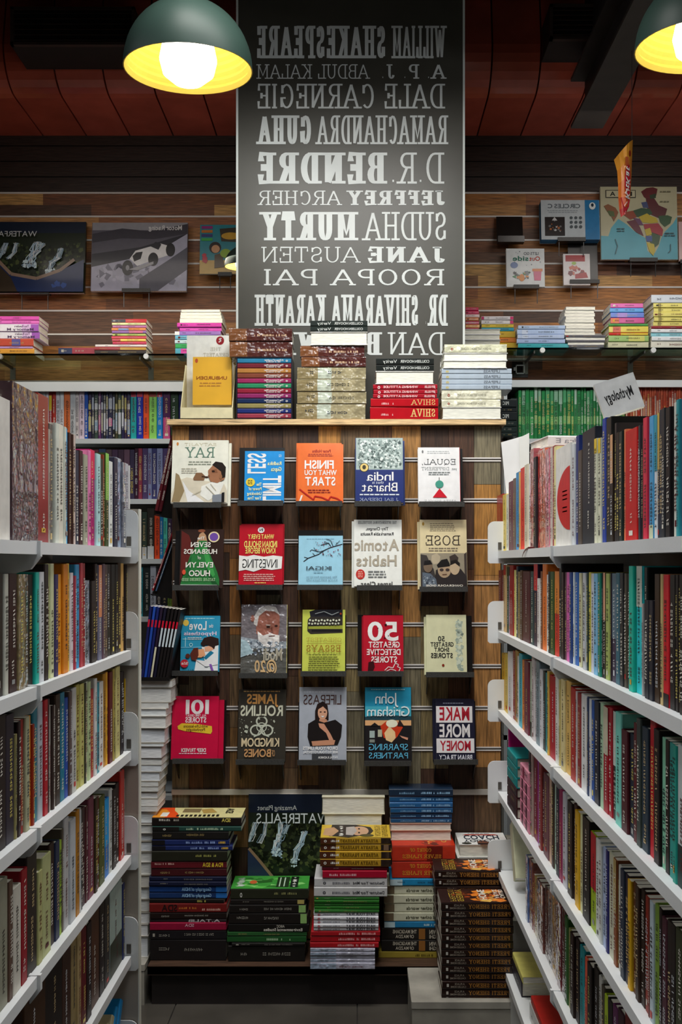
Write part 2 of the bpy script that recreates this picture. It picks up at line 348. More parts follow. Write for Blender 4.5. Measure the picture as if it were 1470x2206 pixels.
def greek(rng, c, small=False):
    """spine with unreadable small lettering"""
    dark = lum(c) > 0.22
    tc = rng.choice(['2a2420', '202838', '5a1c1c', '30302c'] if dark else ['d8d4c8', 'd8d4c8', 'c8b080', 'd8c868', 'c8ccd0'])
    runs = rng.choice([[(.14, .28, .5), (.36, .86, .62)], [(.2, .8, .62)], [(.1, .45, .6), (.55, .85, .4)], [(.3, .9, .7), (.08, .2, .4)], [(.12, .62, .55)]])
    if small: runs = [(.1 + rng.random() * .1, .24, .28), (.45, .6 + rng.random() * .25, .3)]; tc = rng.choice(['8a867c', '9a968c', 'a08a58']) if not dark else tc
    def f(mb, T, h, t):
        for (a, b, k) in runs:
            th = min(k * t * .8, 0.0095); u = a * h; lw = max(0.0022, th * 0.5)
            off = rng.uniform(-.08, .08) * t
            while u < b * h:
                l = lw * rng.uniform(.6, 1.15); q = rng.random()
                if q < 0.14: u += l; continue
                v0 = t / 2 - th / 2 + off; v1 = v0 + th
                if q < 0.45:       # open letter: two bars
                    mb.poly([T(u, v0), T(u + l * .34, v0), T(u + l * .34, v1), T(u, v1)], tc, 'print'); mb.poly([T(u + l * .34, v0 + th * .35), T(u + l, v0 + th * .35), T(u + l, v0 + th * .6), T(u + l * .34, v0 + th * .6)], tc, 'print')
                elif q < .75: mb.poly([T(u, v0), T(u + l, v0), T(u + l, v0 + th * .32), T(u, v0 + th * .32)], tc, 'print'); mb.poly([T(u, v1 - th * .32), T(u + l, v1 - th * .32), T(u + l, v1), T(u, v1)], tc, 'print')
                else: mb.poly([T(u, v0), T(u + l * .5, v0), T(u + l, v1), T(u + l * .5, v1)], tc, 'print')
                u += l + lw * .35
        q0 = rng.random()
        if q0 < .3:
            z0 = rng.uniform(.03, .09) * h; zz = rng.uniform(.006, .012); g = rng.uniform(.28, .36) * t
            mb.poly([T(z0, g), T(z0 + zz, g), T(z0 + zz, t - g), T(z0, t - g)], tc if q0 < .15 else rng.choice(['b83028', 'c8a040', 'c8c4b8', '8a8a88']), 'print')
    return f
NCOUNT = {}
def book(label, t, d, h, c, loc, rotz=0, lying=False, flip=False, spine=None, top=None, mat='print', bands=(), group=None, rot=None, seed=0, pagec='d8d4c8', name=None, text=True):
    rng = random.Random(seed * 7919 + 13)
    hard = t > 0.024
    nm = name or ('hardback_book' if hard else 'paperback_book')
    NCOUNT[nm] = NCOUNT.get(nm, 0) + 1
    o = thing(nm, label, 'book', loc, rot or (0, 0, rotz), group)
    if spine is None and text and t > 0.0045: spine = greek(rng, c, lying)
    book_parts(o, t, d, h, c, lying, flip, spine, top, mat, hard, pagec, bands)
    return o
def spine_text(*items):
    """items (text, f0, f1 along the spine as seen left to right, g0, g1 across from the bottom, colour, style)"""
    def f(mb, T, h, t):
        for (s, f0, f1, g0, g1, c, st) in items:
            if s[0] == '#': mb.poly([T(f0 * h, g0 * t), T(f1 * h, g0 * t), T(f1 * h, g1 * t), T(f0 * h, g1 * t)], c, 'print'); continue
            if s[0] == '~':      # lettering too small to read: short dashes
                u = f0 * h; th = min((g1 - g0) * t, .007); v0 = (g0 + g1) / 2 * t - th / 2; r_ = random.Random(int(f0 * 997) + int(f1 * 131))
                while u < f1 * h:
                    l = th * r_.uniform(.35, .7); q = r_.random()
                    if q > .15: mb.poly([T(u, v0), T(u + l, v0), T(u + l * (1 if q < .6 else .6), v0 + th), T(u + (0 if q < .6 else .4) * l, v0 + th)], c, 'print')
                    u += l + th * .22
                continue
            put_text(mb, T, s, f0 * h, g0 * t, f1 * h, g1 * t, c, st)
    return f

# ------------------------------------------------------------------ the room
DW = 4.95                      # back wall
CEIL = 3.95
def mk(name, *boxes, mat='dark', kind='structure'):
    mb = MB()
    for b in boxes: mb.box(*b[:6], b[6], b[7] if len(b) > 7 else mat)
    o = mb.build(name)
    if kind: o['kind'] = kind
    return o
mb = MB(); rng = random.Random(4)
for i in range(-5, 6):
    for j in range(-1, 9):
        mb.box(i * .6 + .002, j * .6 + .15, -0.02, i * .6 + .598, j * .6 + .748, 0, '46423c', 'tile')
mb.box(-3.2, -.6, -.03, 3.6, 5.2, -.004, '2c2826', 'dark')
struct(mb.build('floor'))
mk('ceiling', (-3.2, -.6, CEIL, 3.6, 5.2, CEIL + .05, '1c1614'))
mk('wall_left', (-3.25, -.6, 0, -3.2, 5.2, CEIL, '2c2420'))
mk('wall_right', (3.6, -.6, 0, 3.65, 5.2, CEIL, '2c2420'))
mk('wall_front', (-3.2, -.65, 0, 3.6, -.6, CEIL, '3c3430'))
# back wall clad in horizontal planks with pale slat grooves
mb = MB(); rng = random.Random(11)
mb.box(-3.2, DW, 0, 3.6, DW + .05, CEIL, '241c18', 'dark')
top_slat = Z(418, DW); step = 50.6 * DW / F
WP = ['8a5630', '74482a', '9e6832', '5e402c', 'ac7c46', '7a5434', '946434', '4c3426', 'b88e54', '70462c']
zz = top_slat; k = 0
while zz > 1.9:
    for half in (0, 1):
        z1 = zz - half * step / 2 - (.004 if half == 0 else 0); z0 = zz - (half + 1) * step / 2 + (.004 if half else 0)
        x = -3.2 - rng.random() * .6
        while x < 3.6:
            L = rng.uniform(.35, 1.1); x0, x1 = max(x, -3.2), min(x + L, 3.6)
            if x1 > x0 + .01: mb.box(x0, DW - .012, z0, x1, DW, z1, rng.choice(WP), 'woodh', 'k')
            x += L
    zz -= step
zz = top_slat
for i in range(4):            # plain dark boards above the slats
    mb.box(-3.2, DW - .012, zz + .006 + i * .075, 3.6, DW, zz + .075 + i * .075, '2e221c', 'woodh', 'k')
struct(mb.build('wall_back'))
zz = top_slat; n = 0
while zz > 2.2:
    mk(f'trim_{n + 1}', (-3.2, DW - .016, zz - .004, 3.6, DW - .008, zz + .004, 'c8c4c0'), mat='enamel'); zz -= step; n += 1
# red lacquered bulkhead with a rounded front, panel seams
mb = MB(); zs = Z(175, 4.38); rad = .16
pr = [(4.38 + rad * (1 - math.sin(a)) , zs + rad * (1 - math.cos(a)) ) for a in [PI * i / 14 for i in range(8)]]
prof = [(DW, zs)] + pr + [(4.38 + .05, CEIL), (DW, CEIL)]
prof = [(y, z) for y, z in prof]
x = -3.2; rng = random.Random(2)
while x < 3.6:
    x1 = min(x + .21, 3.6)
    mb.prism(prof, x + .0035, x1 - .0035, rng.choice(['bc5846', 'b4523e', 'c05a48']), 'soffit', axis='x'); x = x1
struct(mb.build('bulkhead'))
# ceiling beam, dark cross beam with vent grilles
bm_ = thing('steel_beam', 'dark steel beam running back under the ceiling at right', 'beam')
mb = MB(); bx, bz = X(1210, 4.9), Z(380, 4.9)
mb.box(bx - .068, .3, bz, bx + .068, 4.36, bz + .014, '2c2622', 'dark'); mb.build('flange', bm_)
mb = MB(); mb.box(bx - .008, .3, bz + .014, bx + .008, 4.36, CEIL, '241e1c', 'dark'); mb.build('web', bm_)
mb = MB(); mb.box(bx - .068, .3, bz + .2, bx + .068, 4.36, bz + .214, '2c2622', 'dark'); mb.build('flange', bm_)
bm_['kind'] = 'structure'
for (x0, x1, y0, y1, lab) in ((22, 290, 14, 96, 'long dark vent grille under the ceiling at upper left'), (1186, 1340, 8, 84, 'dark vent grille under the ceiling at upper right beside the beam')):
    D = 4.2; t = thing('vent_grille', lab, 'vent', (0, 0, 0))
    a, b, c, d = X(x0, D), X(x1, D), Z(y1, D), Z(y0, D)
    mb = MB(); mb.box(a, D, c, b, D + .02, c + .012, '3a2a24', 'dark'); mb.box(a, D, d - .012, b, D + .02, d, '3a2a24', 'dark'); mb.box(a, D, c, a + .012, D + .02, d, '3a2a24', 'dark'); mb.box(b - .012, D, c, b, D + .02, d, '3a2a24', 'dark'); mb.build('frame', t)
    n = 6
    for i in range(n):
        z = c + .012 + (d - c - .024) * (i + .5) / n; mb = MB(); mb.prism([(D + .002, z - .006), (D + .018, z + .006), (D + .018, z + .009), (D + .002, z - .003)], a + .012, b - .012, '4a3830', 'dark', axis='x'); mb.build('slat', t)
    mb = MB(); mb.box(a, D + .02, c, b, D + .3, d, '18120f', 'dark'); mb.build('duct_box', t)
# pillar
PX0, PX1, PD = X(509, 3.85), X(1002, 3.85), 3.85
mk('pillar', (PX0 + .012, PD + .03, 0, PX1 - .012, 4.34, CEIL, '5a5850'))

# author-name board on the pillar
sb = thing('sign_board', 'tall charcoal board of mirrored white author names on the pillar', 'sign', ((PX0 + PX1) / 2, PD, 1.6))
def L_(x, y, z): return (x - (PX0 + PX1) / 2, y - PD, z - 1.6)
mb = MB(); mb.box(*L_(PX0 + .008, PD, 1.62), *L_(PX1 - .008, PD + .03, 3.9), '3e3c35', 'satin'); mb.build('panel', sb)
for a, b in ((PX0, PX0 + .008), (PX1 - .008, PX1)):
    mb = MB(); mb.box(*L_(a, PD - .002, 1.62), *L_(b, PD + .032, 3.9), 'c8ccc8', 'enamel'); mb.build('edge_trim', sb)
LINES = [
 (56, 126, [('SHAKESPEARE', 553, 832, .20), ('WILLIAM', 845, 960, .075)]),
 (139, 170, [('ABDUL KALAM', 553, 795, .085), ('A. P. J.', 820, 960, .26)]),
 (181, 234, [('DALE CARNEGIE', 553, 958, .10)]),
 (249, 311, [('GUHA', 556, 672, .23), ('RAMACHANDRA', 683, 965, .085)]),
 (329, 396, [('BENDRE', 553, 832, .25), ('D.R.', 840, 956, .085)]),
 (411, 442, [('ARCHER', 555, 735, .12), ('JEFFREY', 748, 961, .30)]),
 (457, 518, [('MURTY', 563, 770, .23), ('SUDHA', 785, 964, .085)]),
 (532, 566, [('AUSTEN', 562, 775, .10), ('JANE', 790, 962, .32)]),
 (580, 615, [('ROOPA PAI', 565, 960, .18)]),
 (635, 702, [('DR. SHIVARAMA KARANTH', 550, 964, .155)]),
 (716, 765, [('BROWN', 596, 822, .26), ('DAN', 836, 959, .10)]),
]
for (y0, y1, segs) in LINES:
    for (s, x0, x1, wt) in segs:
        mb = MB()
        put_text(mb, lambda u, v: (u - (PX0 + PX1) / 2, -.0015, v - 1.6), s, X(x0, PD), Z(y1, PD), X(x1, PD), Z(y0, PD), 'c4c8c6', 'S%.3f' % wt, 'satin')
        mb.build('lettering', sb)

# ------------------------------------------------------------------ pendant lamps
def pendant(label, x, y, z, R=.188, bulb='bulb'):
    t = thing('pendant_lamp', label, 'lamp', (x, y, z), (math.radians(4), 0, 0)); q = R / .188
    out = [(R * math.sin(a), R * 1.02 * math.cos(a)) for a in [PI / 2 * i / 14 for i in range(14, 0, -1)]] + [(.03, R * 1.02)]
    mb = MB(); mb.lathe([(R, -.002)] + out, 48, '182521', 'shade'); mb.build('shade', t, True)
    prof = []; n = 12
    for i in range(n):
        a = PI / 2 * (1 - i / n * .86); a2 = PI / 2 * (1 - (i + .55) / n * .86)
        r = R - .004
        prof += [(r * math.sin(a), r * math.cos(a)), (r * math.sin(a2) * .965, r * math.cos(a2) * .965)]
    mb = MB(); mb.lathe([(R, -.002), (R - .003, -.002)] + prof + [(.035, R * .97)], 48, 'c8a848', 'shade'); mb.build('reflector', t)
    mb = MB(); mb.lathe([(r_ * q, z_ * q) for r_, z_ in [(.0, -.045), (.042, -.04), (.074, -.014), (.084, .025), (.076, .064), (.048, .1), (.028, .125), (.024, .15), (0, .15)]], 24, 'ffffff', bulb); mb.build('bulb', t, True)  # bulb swollen past its real size to take in its glare
    mb = MB(); mb.lathe([(.0, R * .9), (.03, R * .9), (.034, R + .05), (.02, R + .07), (0, R + .075)], 20, '20201e', 'blackplastic'); mb.build('socket_cap', t)
    mb = MB(); mb.tube((0, 0, R + .06), (0, 0, CEIL - z), .004, .004, '181614', 'blackplastic', 8); mb.build('cord', t)
pendant('dome pendant lamp with yellow inside, left of the sign board', X(406, 3.0), 3.0, Z(149, 3.0))
pendant('dome pendant lamp with yellow inside, cut off at the right edge', X(1516, 2.87), 2.87, Z(100, 2.87))
pendant('small lit pendant lamp peeking from behind the sign board', X(526, 4.45), 4.45, Z(574, 4.45), .085, 'warm_bulb')

# ------------------------------------------------------------------ white steel bookcases along the aisle
LV = [1.497, 1.239, .985, .722, .467, .205]
XL, XR = -.571, .4545
DL, DR = 2.58, 3.30
def bookcase(side):
    s = -1 if side == 'left' else 1
    xf = XL if side == 'left' else XR; ye = DL if side == 'left' else DR; y0 = .75
    t = thing('steel_bookcase', f'white steel bookcase full of books along the {side} side of the aisle', 'bookcase', (xf, ye, 0))
    W = '#'
    white = 'd6dade'; tan = '9a9084'
    def B(mb, a, ya, za, b, yb, zb, c, m='enamel'):      # a,b: distance in from the front lip
        xa, xb = s * a, s * b
        mb.box(min(xa, xb), ya - ye, za, max(xa, xb), yb - ye, zb, c, m)
    joints = [y0, ye - .93, ye] if side == 'right' else [y0, ye - .755, ye]
    for i, z in enumerate(LV):
        mb = MB()
        for a, b in zip(joints, joints[1:]):
            B(mb, 0, a + .002, z - .0215, .012, b - .002, z + .001, white); B(mb, .012, a + .002, z - .004, .24, b - .002, z, white); B(mb, .228, a + .002, z - .016, .24, b - .002, z - .004, white)
        mb.build('shelf', t)
        for j, yj in enumerate(joints[1:]):     # bracket plates with a rounded upper corner
            mb = MB(); a0, a1 = (-.032 if side == 'right' else -.0165, .2) if j == len(joints) - 2 else (-.006, .2); zt = z + (.098 if j == len(joints) - 2 else .004); zb = z - .038; r = .022
            pts = [(a1, zb), (a0 + .006, zb), (a0, zb + .006)] + [(a0 + r - r * math.cos(q), zt - r + r * math.sin(q)) for q in [PI / 2 * k / 5 for k in range(6)]] + [(a1, zt)]
            if j < len(joints) - 2: pts = [(a1, z - .04), (.06, z - .06), (.012, z - .048), (a0, z - .025), (a0, z + .003), (a1, z + .003)]
            mb.prism([(s * p[0], p[1]) for p in pts], yj - ye - (.004 if j < len(joints) - 2 else -.002), yj - ye + .006, white, 'enamel', axis='y')
            b_ = mb.build('bracket', t)
            if j == len(joints) - 2:
                m2 = MB(); m2.box(min(s * .001, s * .012), yj - ye - .001, z + .006, max(s * .001, s * .012), yj - ye + .0018, z + .03, '4a4640', 'dark'); m2.build('slot', b_)
    mb = MB(); B(mb, .24, y0, .03, .252, ye, 1.53, tan); mb.build('back_panel', t)
    if side == 'left':
        mb = MB(); B(mb, -.0155, ye + .009, 0, .25, ye + .03, 1.597, tan); B(mb, -.0185, ye + .008, 0, -.0155, ye + .031, 1.597, 'dcdccc'); mb.build('end_panel', t)
    else:
        mb = MB(); B(mb, .2, ye - .03, 0, .25, ye, 1.53, white); mb.build('upright', t)
    mb = MB(); B(mb, .22, y0, 0, .25, y0 + .03, 1.53, white); mb.build('upright', t)
    mb = MB(); B(mb, .01, y0, 0, .03, ye, .17, 'b8bab8'); mb.build('kick_plate', t)
    return t
bookcase('left'); bookcase('right')

# ------------------------------------------------------------------ display stand with plank face
GX0, GX1, GD = X(372, 3.6), X(1081, 3.6), 3.6
LEDGE = Z(903, 3.56)
st = thing('display_stand', 'reclaimed-plank display stand with shelf ledge between the two bookcases', 'stand', (0, GD, 0))
mb = MB(); rng = random.Random(21)
PV = ['9c703c', '70492a', '80704c', '5c3a22', 'a87844', '483022', '84785c', '74542f', '4e3826', 'a47438', '685238', '3a261a', '726a54', '8a5a2a', '5c4630']
x = GX0
while x < GX1 - .005:
    wd = rng.uniform(.05, .105); x1 = min(x + wd, GX1); z = .14 - rng.random() * .5
    while z < LEDGE - .02:
        h = rng.uniform(.25, .75); a, b = max(z, .14), min(z + h, LEDGE - .02)
        if b > a + .005: mb.box(x + .0006, -.012, a + .0006, x1 - .0006, 0, b - .0006, rng.choice(PV), 'woodv', 'k')
        z += h
    x = x1
mb.box(GX0, 0, .0, GX1, .2, LEDGE - .02, '3a2c20', 'dark')
mb.build('plank_face', st)
SL = [990, 1078, 1166, 1255, 1345, 1435, 1525, 1613]
for y in SL:
    z = Z(y, 3.588); mb = MB(); mb.box(GX0 + .004, -.0155, z - .007, GX1 - .004, -.011, z - .0025, 'd8d4d0', 'enamel'); mb.box(GX0 + .004, -.0135, z - .0025, GX1 - .004, -.0115, z + .0025, '302820', 'dark'); mb.box(GX0 + .004, -.0155, z + .0025, GX1 - .004, -.011, z + .007, 'd8d4d0', 'enamel'); mb.build('slat_rail', st)
z = Z(1706, 3.58); mb = MB(); mb.box(GX0, -.022, z - .01, GX1, -.011, z + .008, 'a8a49c', 'enamel'); mb.build('bottom_rail', st)
mb = MB(); mb.box(GX0 - .012, -.04, LEDGE - .018, GX1 + .01, .21, LEDGE, 'd8b888', 'woodh'); mb.build('ledge', st)
BZ = .134
mb = MB(); mb.box(X(318, 3.36), 3.36 - GD, BZ - .028, GX1 + .1, -.012, BZ, '4a3426', 'woodh'); mb.box(X(318, 3.36), 3.36 - GD, BZ - .03, GX1 + .1, 3.375 - GD, BZ - .002, '3c2a20', 'woodh'); mb.build('bench_top', st)
mb = MB(); mb.box(X(318, 3.36) + .01, 3.38 - GD, .0, GX1 + .09, -.02, BZ - .03, '1c1614', 'dark'); mb.build('kick_board', st)
# side arms of the stand: slatted left face seen edge-on
mb = MB()
for y in SL[1:]:
    z = Z(y, 3.62); mb.box(GX0 - .006, .02, z - .006, GX0 - .001, .19, z + .006, 'c8c4c0', 'metal')
mb.build('side_rail', st)

# pale stone plinths
def plinth(lab, x0, x1, y0, y1, z):
    t = thing('stone_plinth', lab, 'plinth', ((x0 + x1) / 2, (y0 + y1) / 2, 0)); a, b = (x1 - x0) / 2, (y1 - y0) / 2
    mb = MB(); mb.bbox(-a, -b, z - .02, a, b, z, .003, '98948a', 'stone'); mb.build('top_slab', t)
    mb = MB(); mb.box(-a + .002, -b + .002, 0, a - .002, b - .002, z - .02, '88847a', 'stone'); mb.build('body', t)
plinth('pale stone plinth at lower right under the tall stack of brown books', X(887, 3.09), .47, 3.09, 3.355, .131)
plinth('pale stone plinth at lower left beside the dark bench', -.86, X(316, 3.4), 3.37, 3.62, BZ)

# ------------------------------------------------------------------ rows of books in the aisle bookcases
SHN = ['top shelf', 'second shelf', 'third shelf', 'fourth shelf', 'fifth shelf', 'bottom shelf']
def shelf_row(side, li, chunks, end):
    """chunks: [(x0,y0,scale,'x top hex; ...')] in enlarged-crop pixels, books left to right as seen; end: frame px where the row stops"""
    items = []
    for (ox, oy, s, txt) in chunks:
        for e in txt.split(';'):
            e = e.split()
            if len(e) < 3: continue
            items.append((ox + float(e[0]) / s, oy + float(e[1]) / s, e[2], e[3:]))
    items.sort(key=lambda q: q[0])
    if side == 'left': end = min(end, CX - .584 * F / 2.574)
    xs = .4545 + .016 if side == 'right' else -.571 - .013
    zb = LV[li]; n = len(items); rr = random.Random(li * 10 + (side == 'left'))
    for i, (px, py, c, ex) in enumerate(items):
        p1 = items[i + 1][0] if i + 1 < n else end
        if p1 - px < .8: p1 = px + .8
        D0 = abs(xs) * F / abs(px - CX); D1 = abs(xs) * F / abs(p1 - CX); Dm = (D0 + D1) / 2
        t = abs(D0 - D1) - .0006
        h = EYE + (HZ - py) * Dm / F - zb
        h = max(.10, min(h, .34 if li == 0 else .2285))
        h0 = h * rr.uniform(.97, 1)
        d = min(.2, max(.105, h * rr.uniform(.62, .74))); setb = rr.uniform(0, .006)
        k = (i + 1) if side == 'right' else (n - i)
        tall = 'tall ' if h > .222 else ('short ' if h < .165 else ''); thick = 'thick ' if t > .03 else ('thin ' if t < .009 else '')
        lab = f"{tall}{thick}{cname(c)} book, {ordi(k)} from the far end, {SHN[li]}, {side} bookcase"
        mat = 'print'; bands = []; pagec = 'd0ccbc'; sp = None
        for f in ex:
            if f == 'w': mat = 'wrap'
            elif f == 'g': mat = 'gloss'
            elif f == 'n': sp = lambda *q: None
            elif f == 'c':       # pale spine with a red disc cut by its edge
                def sp(mb, T, hh, tt):
                    mb.poly([T(hh * (.16 + .62 * (.5 + .5 * math.cos(q))), tt * (.98 - .86 * math.sin(q))) for q in [PI * j / 20 for j in range(21)]], 'c01818', 'print')
                    [mb.poly([T(hh * (.3 + .04 * j), tt * .5), T(hh * (.3 + .04 * j) + .003, tt * .5), T(hh * (.3 + .04 * j) + .003, tt * .8), T(hh * (.3 + .04 * j), tt * .8)], '7a1010') for j in (1, 2, 4, 5, 6)]
            elif f[0] == '^': bands.append((float(f[1:4]), 1.0, f[4:]))        # band from fraction to the top
            elif f[0] == '_': bands.append((0.0, float(f[1:4]), f[4:]))        # band from the bottom to fraction
        sd = li * 1000 + i * 3 + (500 if side == 'left' else 0)
        if side == 'right': loc = (xs + setb, D0 if D0 > D1 else D1, zb + .0005); rz = -PI / 2
        else: loc = (xs - setb, min(D0, D1), zb + .0005); rz = PI / 2
        book(lab, t, d, h, c, loc, rz, mat=mat, bands=bands, group=f'books on the {SHN[li]} of the {side} bookcase', seed=sd, pagec=pagec, spine=sp)
A, A2 = 6.895, 5.962
shelf_row('right', 0, [(1060, 900, A, "65 1150 a01020 g;150 1140 e0c060;200 1140 d8d8c8;235 950 6a4048;295 905 6b5a50;330 810 3a8cc0;390 810 c8a060;405 745 d03020;470 700 c8c0a8;520 690 d8d8e0;560 470 c06068 w;615 590 2a2024;660 480 d23020 w;700 470 e07050 w;780 470 c87080 w;845 450 c8b8b0;875 420 8a2a30;910 430 d8cc90;945 430 d8d6d0 c;1165 400 c0c4c8;1210 270 1f2f6a;1260 490 4a4038;1320 180 20242c"),
 (1260, 850, A2, "115 570 d0d0b8 ^.86d8b830;152 565 d0d0b8 ^.86d8b830;190 310 1f3a90;240 300 1a1a18;310 520 2a2018 ^.55c89a70;350 370 2c2828;380 490 1c1814;420 480 1d2a26;465 450 e07a50;495 450 c01818;650 440 803020;680 400 2a2a34;715 400 30201c;740 300 d03048;800 280 50a0d0 _.12c8d0b0;860 270 d0d4d8 ^.552f98a8;905 240 2a3040 ^.55c8a850;940 200 222833;985 180 2a2c30;1030 170 1a1618;1095 100 d0d0c4;1165 70 2a9098;1210 60 c090c8")], 1476)
shelf_row('right', 1, [(1060, 1200, A, "85 200 6a2c28;130 190 7a3430 _.301f6a70;160 120 c0a070 ^.85a02820;195 150 2a3a24;230 280 c0a8c8;255 125 8a2020;310 195 d8cc80;340 140 203040;365 220 7a6a48;415 200 4a3020;450 215 4a1c20;555 215 203c3c;605 110 2c1830 ^.68c01828;665 320 d8d4d0;705 215 7a4a30;735 110 e07028;795 265 d4d8d8;830 220 1f2420;860 220 2f4a20;920 215 c83020 ^.50e08030;990 100 1c1a1c;1030 230 3a2c2c;1060 230 604048;1090 230 d060a8;1150 230 204080;1190 230 c8d4e0;1215 230 2060b0;1265 240 d0d0a8;1305 240 4a4030;1345 240 c0c4c8;1390 235 203830;1415 230 c8c050"),
 (1260, 1220, A, "75 110 c8ccd8;130 110 78b4d8;190 105 20806a;235 100 2a2420;255 100 2a2420 ^.55d8a080;290 110 a8b868;345 110 302830;365 110 3c3048 ^.405a7080;430 100 3a6878;490 100 2a2a2c;545 110 4a4438;590 110 1f1a18;650 0 20b8a0;720 0 30c8d0 ^.68c8ccc0;810 560 a8a8a8;835 20 1a2020;885 510 24242e;950 510 24242e;1010 120 3a2818;1090 120 c8b078;1135 130 d01828 _.1020181a;1225 130 201c1c;1310 130 241c1a;1360 130 241c1a;1400 130 241c1a")], 1474)
shelf_row('right', 2, [(1060, 1390, A, "125 130 c89a28;180 130 d0b040;220 110 d8d4d4;285 90 8a2820;320 85 a07828;370 165 d8d4d0;390 130 40a8b8;435 225 e08030;480 240 6a2838;545 260 a8b8a0 _.203a4030;585 175 c8c0c0;625 240 b8b0b0;650 235 788890;700 365 d4d4d8;740 390 303430;775 420 1f8888;815 390 d8b050;835 465 a80c20;930 450 d8d8d0;975 515 c8b870;995 560 6a2018;1022 515 e0c890;1080 540 d8b060;1140 600 3a2020;1165 640 a82820;1240 690 d0c8c8;1262 720 8a2828;1315 740 d8d8d8;1415 770 283a60"),
 (1260, 1470, 4.695, "15 160 203a68;40 170 d0d4d8;62 185 2050a0;90 195 20222c;140 215 a8c8a8;175 250 a01828 ^.55c8c0a8;225 260 a01828;260 300 2c3430 ^.50c8d0c8;300 310 78d0c0;360 490 4a1820;425 530 1f2a38;478 415 5a1820;515 370 3a4440;560 460 2a3a48;625 330 c01828;685 480 201818;745 565 88c8a8;790 590 241a18;835 620 289890;885 640 2aa090;925 650 c8d0d0 _.30203838")], 1473)
shelf_row('right', 3, [(1060, 1560, 5.014, "395 300 302020;415 310 a89088;432 355 7a1c30;470 405 9020a0;500 420 8a3a38;530 560 2a1418;545 550 6a4048;600 560 c8a890;630 560 3a2a20;655 570 a8c0b0;685 690 1f2230;720 700 901a50;755 750 c0c0c8;795 790 d0d0c8;810 840 2e2420;860 870 3a201c;895 945 d8a820;940 985 d0d0a0;970 1020 1f1a18"),
 (1260, 1770, 5.062, "45 130 98b020 ^.42b01828;105 200 d0d4d0;150 260 c8ccc8;175 290 a8b8e0;215 315 303070;240 350 c8c8b0;300 410 8a5030 ^.50b09860;335 470 2a2420;345 490 c8c8c0;385 530 2a3444;430 580 2a2030;465 640 d8a820;500 670 5a3018;540 710 3a2a20;580 750 2e2018;625 820 8a2818;665 860 6a2418;690 880 b8c8d0;735 915 789838;785 950 241816;820 1060 4a2430;880 1090 2a201c;935 1130 241c1a;985 1200 3a4028")], 1474)
shelf_row('right', 4, [(1060, 1790, 5.305, "385 290 5870a0 w;410 340 7a4038 w;450 500 8a3a2a w;465 540 a89040 w;500 570 5a3830 w;540 620 6a3c34 w;580 650 502c2a w;620 680 908888 w;665 730 a87828 w;705 780 5a1c20 w;740 830 6a2028 w;785 900 4a1820 w;825 990 2e5a28;860 1130 888a50;890 1180 2a1c18;930 1240 241816;975 1340 1f8890;1030 1430 281c1a;1045 1470 d85a40"),
 (1260, 1770, 5.062, "25 1560 1f1816;75 1600 26201c;130 1700 c0c0b8;165 1800 4a4438;200 1910 a0b828;245 1960 1c1816;300 2030 5a2850;360 2080 3a2028;430 2140 6a2020")], 1362)
shelf_row('left', 0, [(0, 830, 6.3, "-140 150 8a5a3c;0 180 d0ccc4 n;165 40 48343a w n;530 140 8a2420 g;680 600 a89c90;705 530 5a5450 w;760 520 c8ccc0;810 540 d4d0c0;880 570 c8ccc0;910 590 1890c8;940 650 3a201c"),
 (130, 880, 6.894, "180 390 3a201a;205 390 b8a8a0;260 630 2a3040;315 630 3a2020;370 690 a0a08c;430 625 d878a8;470 620 a01060 ^.70d02050;545 680 a8d0d0;605 750 2a3020;655 690 7a3018;685 670 30401c ^.5080b850;740 790 d0d4d0;800 740 2a2838;860 740 8898b0 w;935 810 606470 w;985 820 a8a8b0;1040 850 d4d4d0")], 291.5)
shelf_row('left', 1, [(0, 1200, 6.894, "-60 250 2a2420;100 255 b8b8ac;165 250 301818;290 260 7c6c48 w;400 260 4a3c24 w;460 265 201816;540 230 20a898;595 225 c8ccd0;665 110 2a2220;730 100 b8bc80;775 100 c8cca0;830 260 38305a;885 260 d89020;950 110 c87818;1030 100 d8b840"),
 (140, 1200, 7.876, "115 270 d8d0d4;165 320 a03848;200 130 3890c0;270 105 b04048;315 110 8a1c24;360 400 8890a0 w;465 410 2a2220;545 120 281c18;590 140 6a6a80 ^.45d08860;650 120 5a4450;690 130 4a3a38;745 130 1f1a14;820 130 1f1a14;890 130 201a18;945 100 3a2a1c;990 110 c8a060;1030 130 241c1a;1070 130 241c18 ^.502a7a38")], 284)
shelf_row('left', 2, [(0, 1430, 5.131, "-30 580 241a18;95 560 2a2430;190 780 908858;215 640 2a1c1c;250 620 8a2420;290 590 a8a888;335 580 d08820;375 670 903018;400 440 2a7080;450 430 a8b0b8;505 400 a81c28;550 390 4a3434;570 460 c8c4bc;592 460 3a2c28;616 460 c8c4bc;640 340 33261e;695 320 1f7088;745 380 24489a"),
 (140, 1430, 6.682, "85 400 5a4a48;125 350 b8b8b4;185 300 a8a050;240 290 b8b468;300 280 404030;325 260 c8d0b8;350 260 b0c090;390 370 a02c2c;435 215 d0d0cc;470 280 30889a;515 265 d0d0cc;590 140 a87828;625 120 d8a030;650 120 5a1c1c;700 70 a09048;725 50 2a2018;745 40 c0b878;805 120 241c20;850 120 281a1c;885 215 c8a020")], 278)
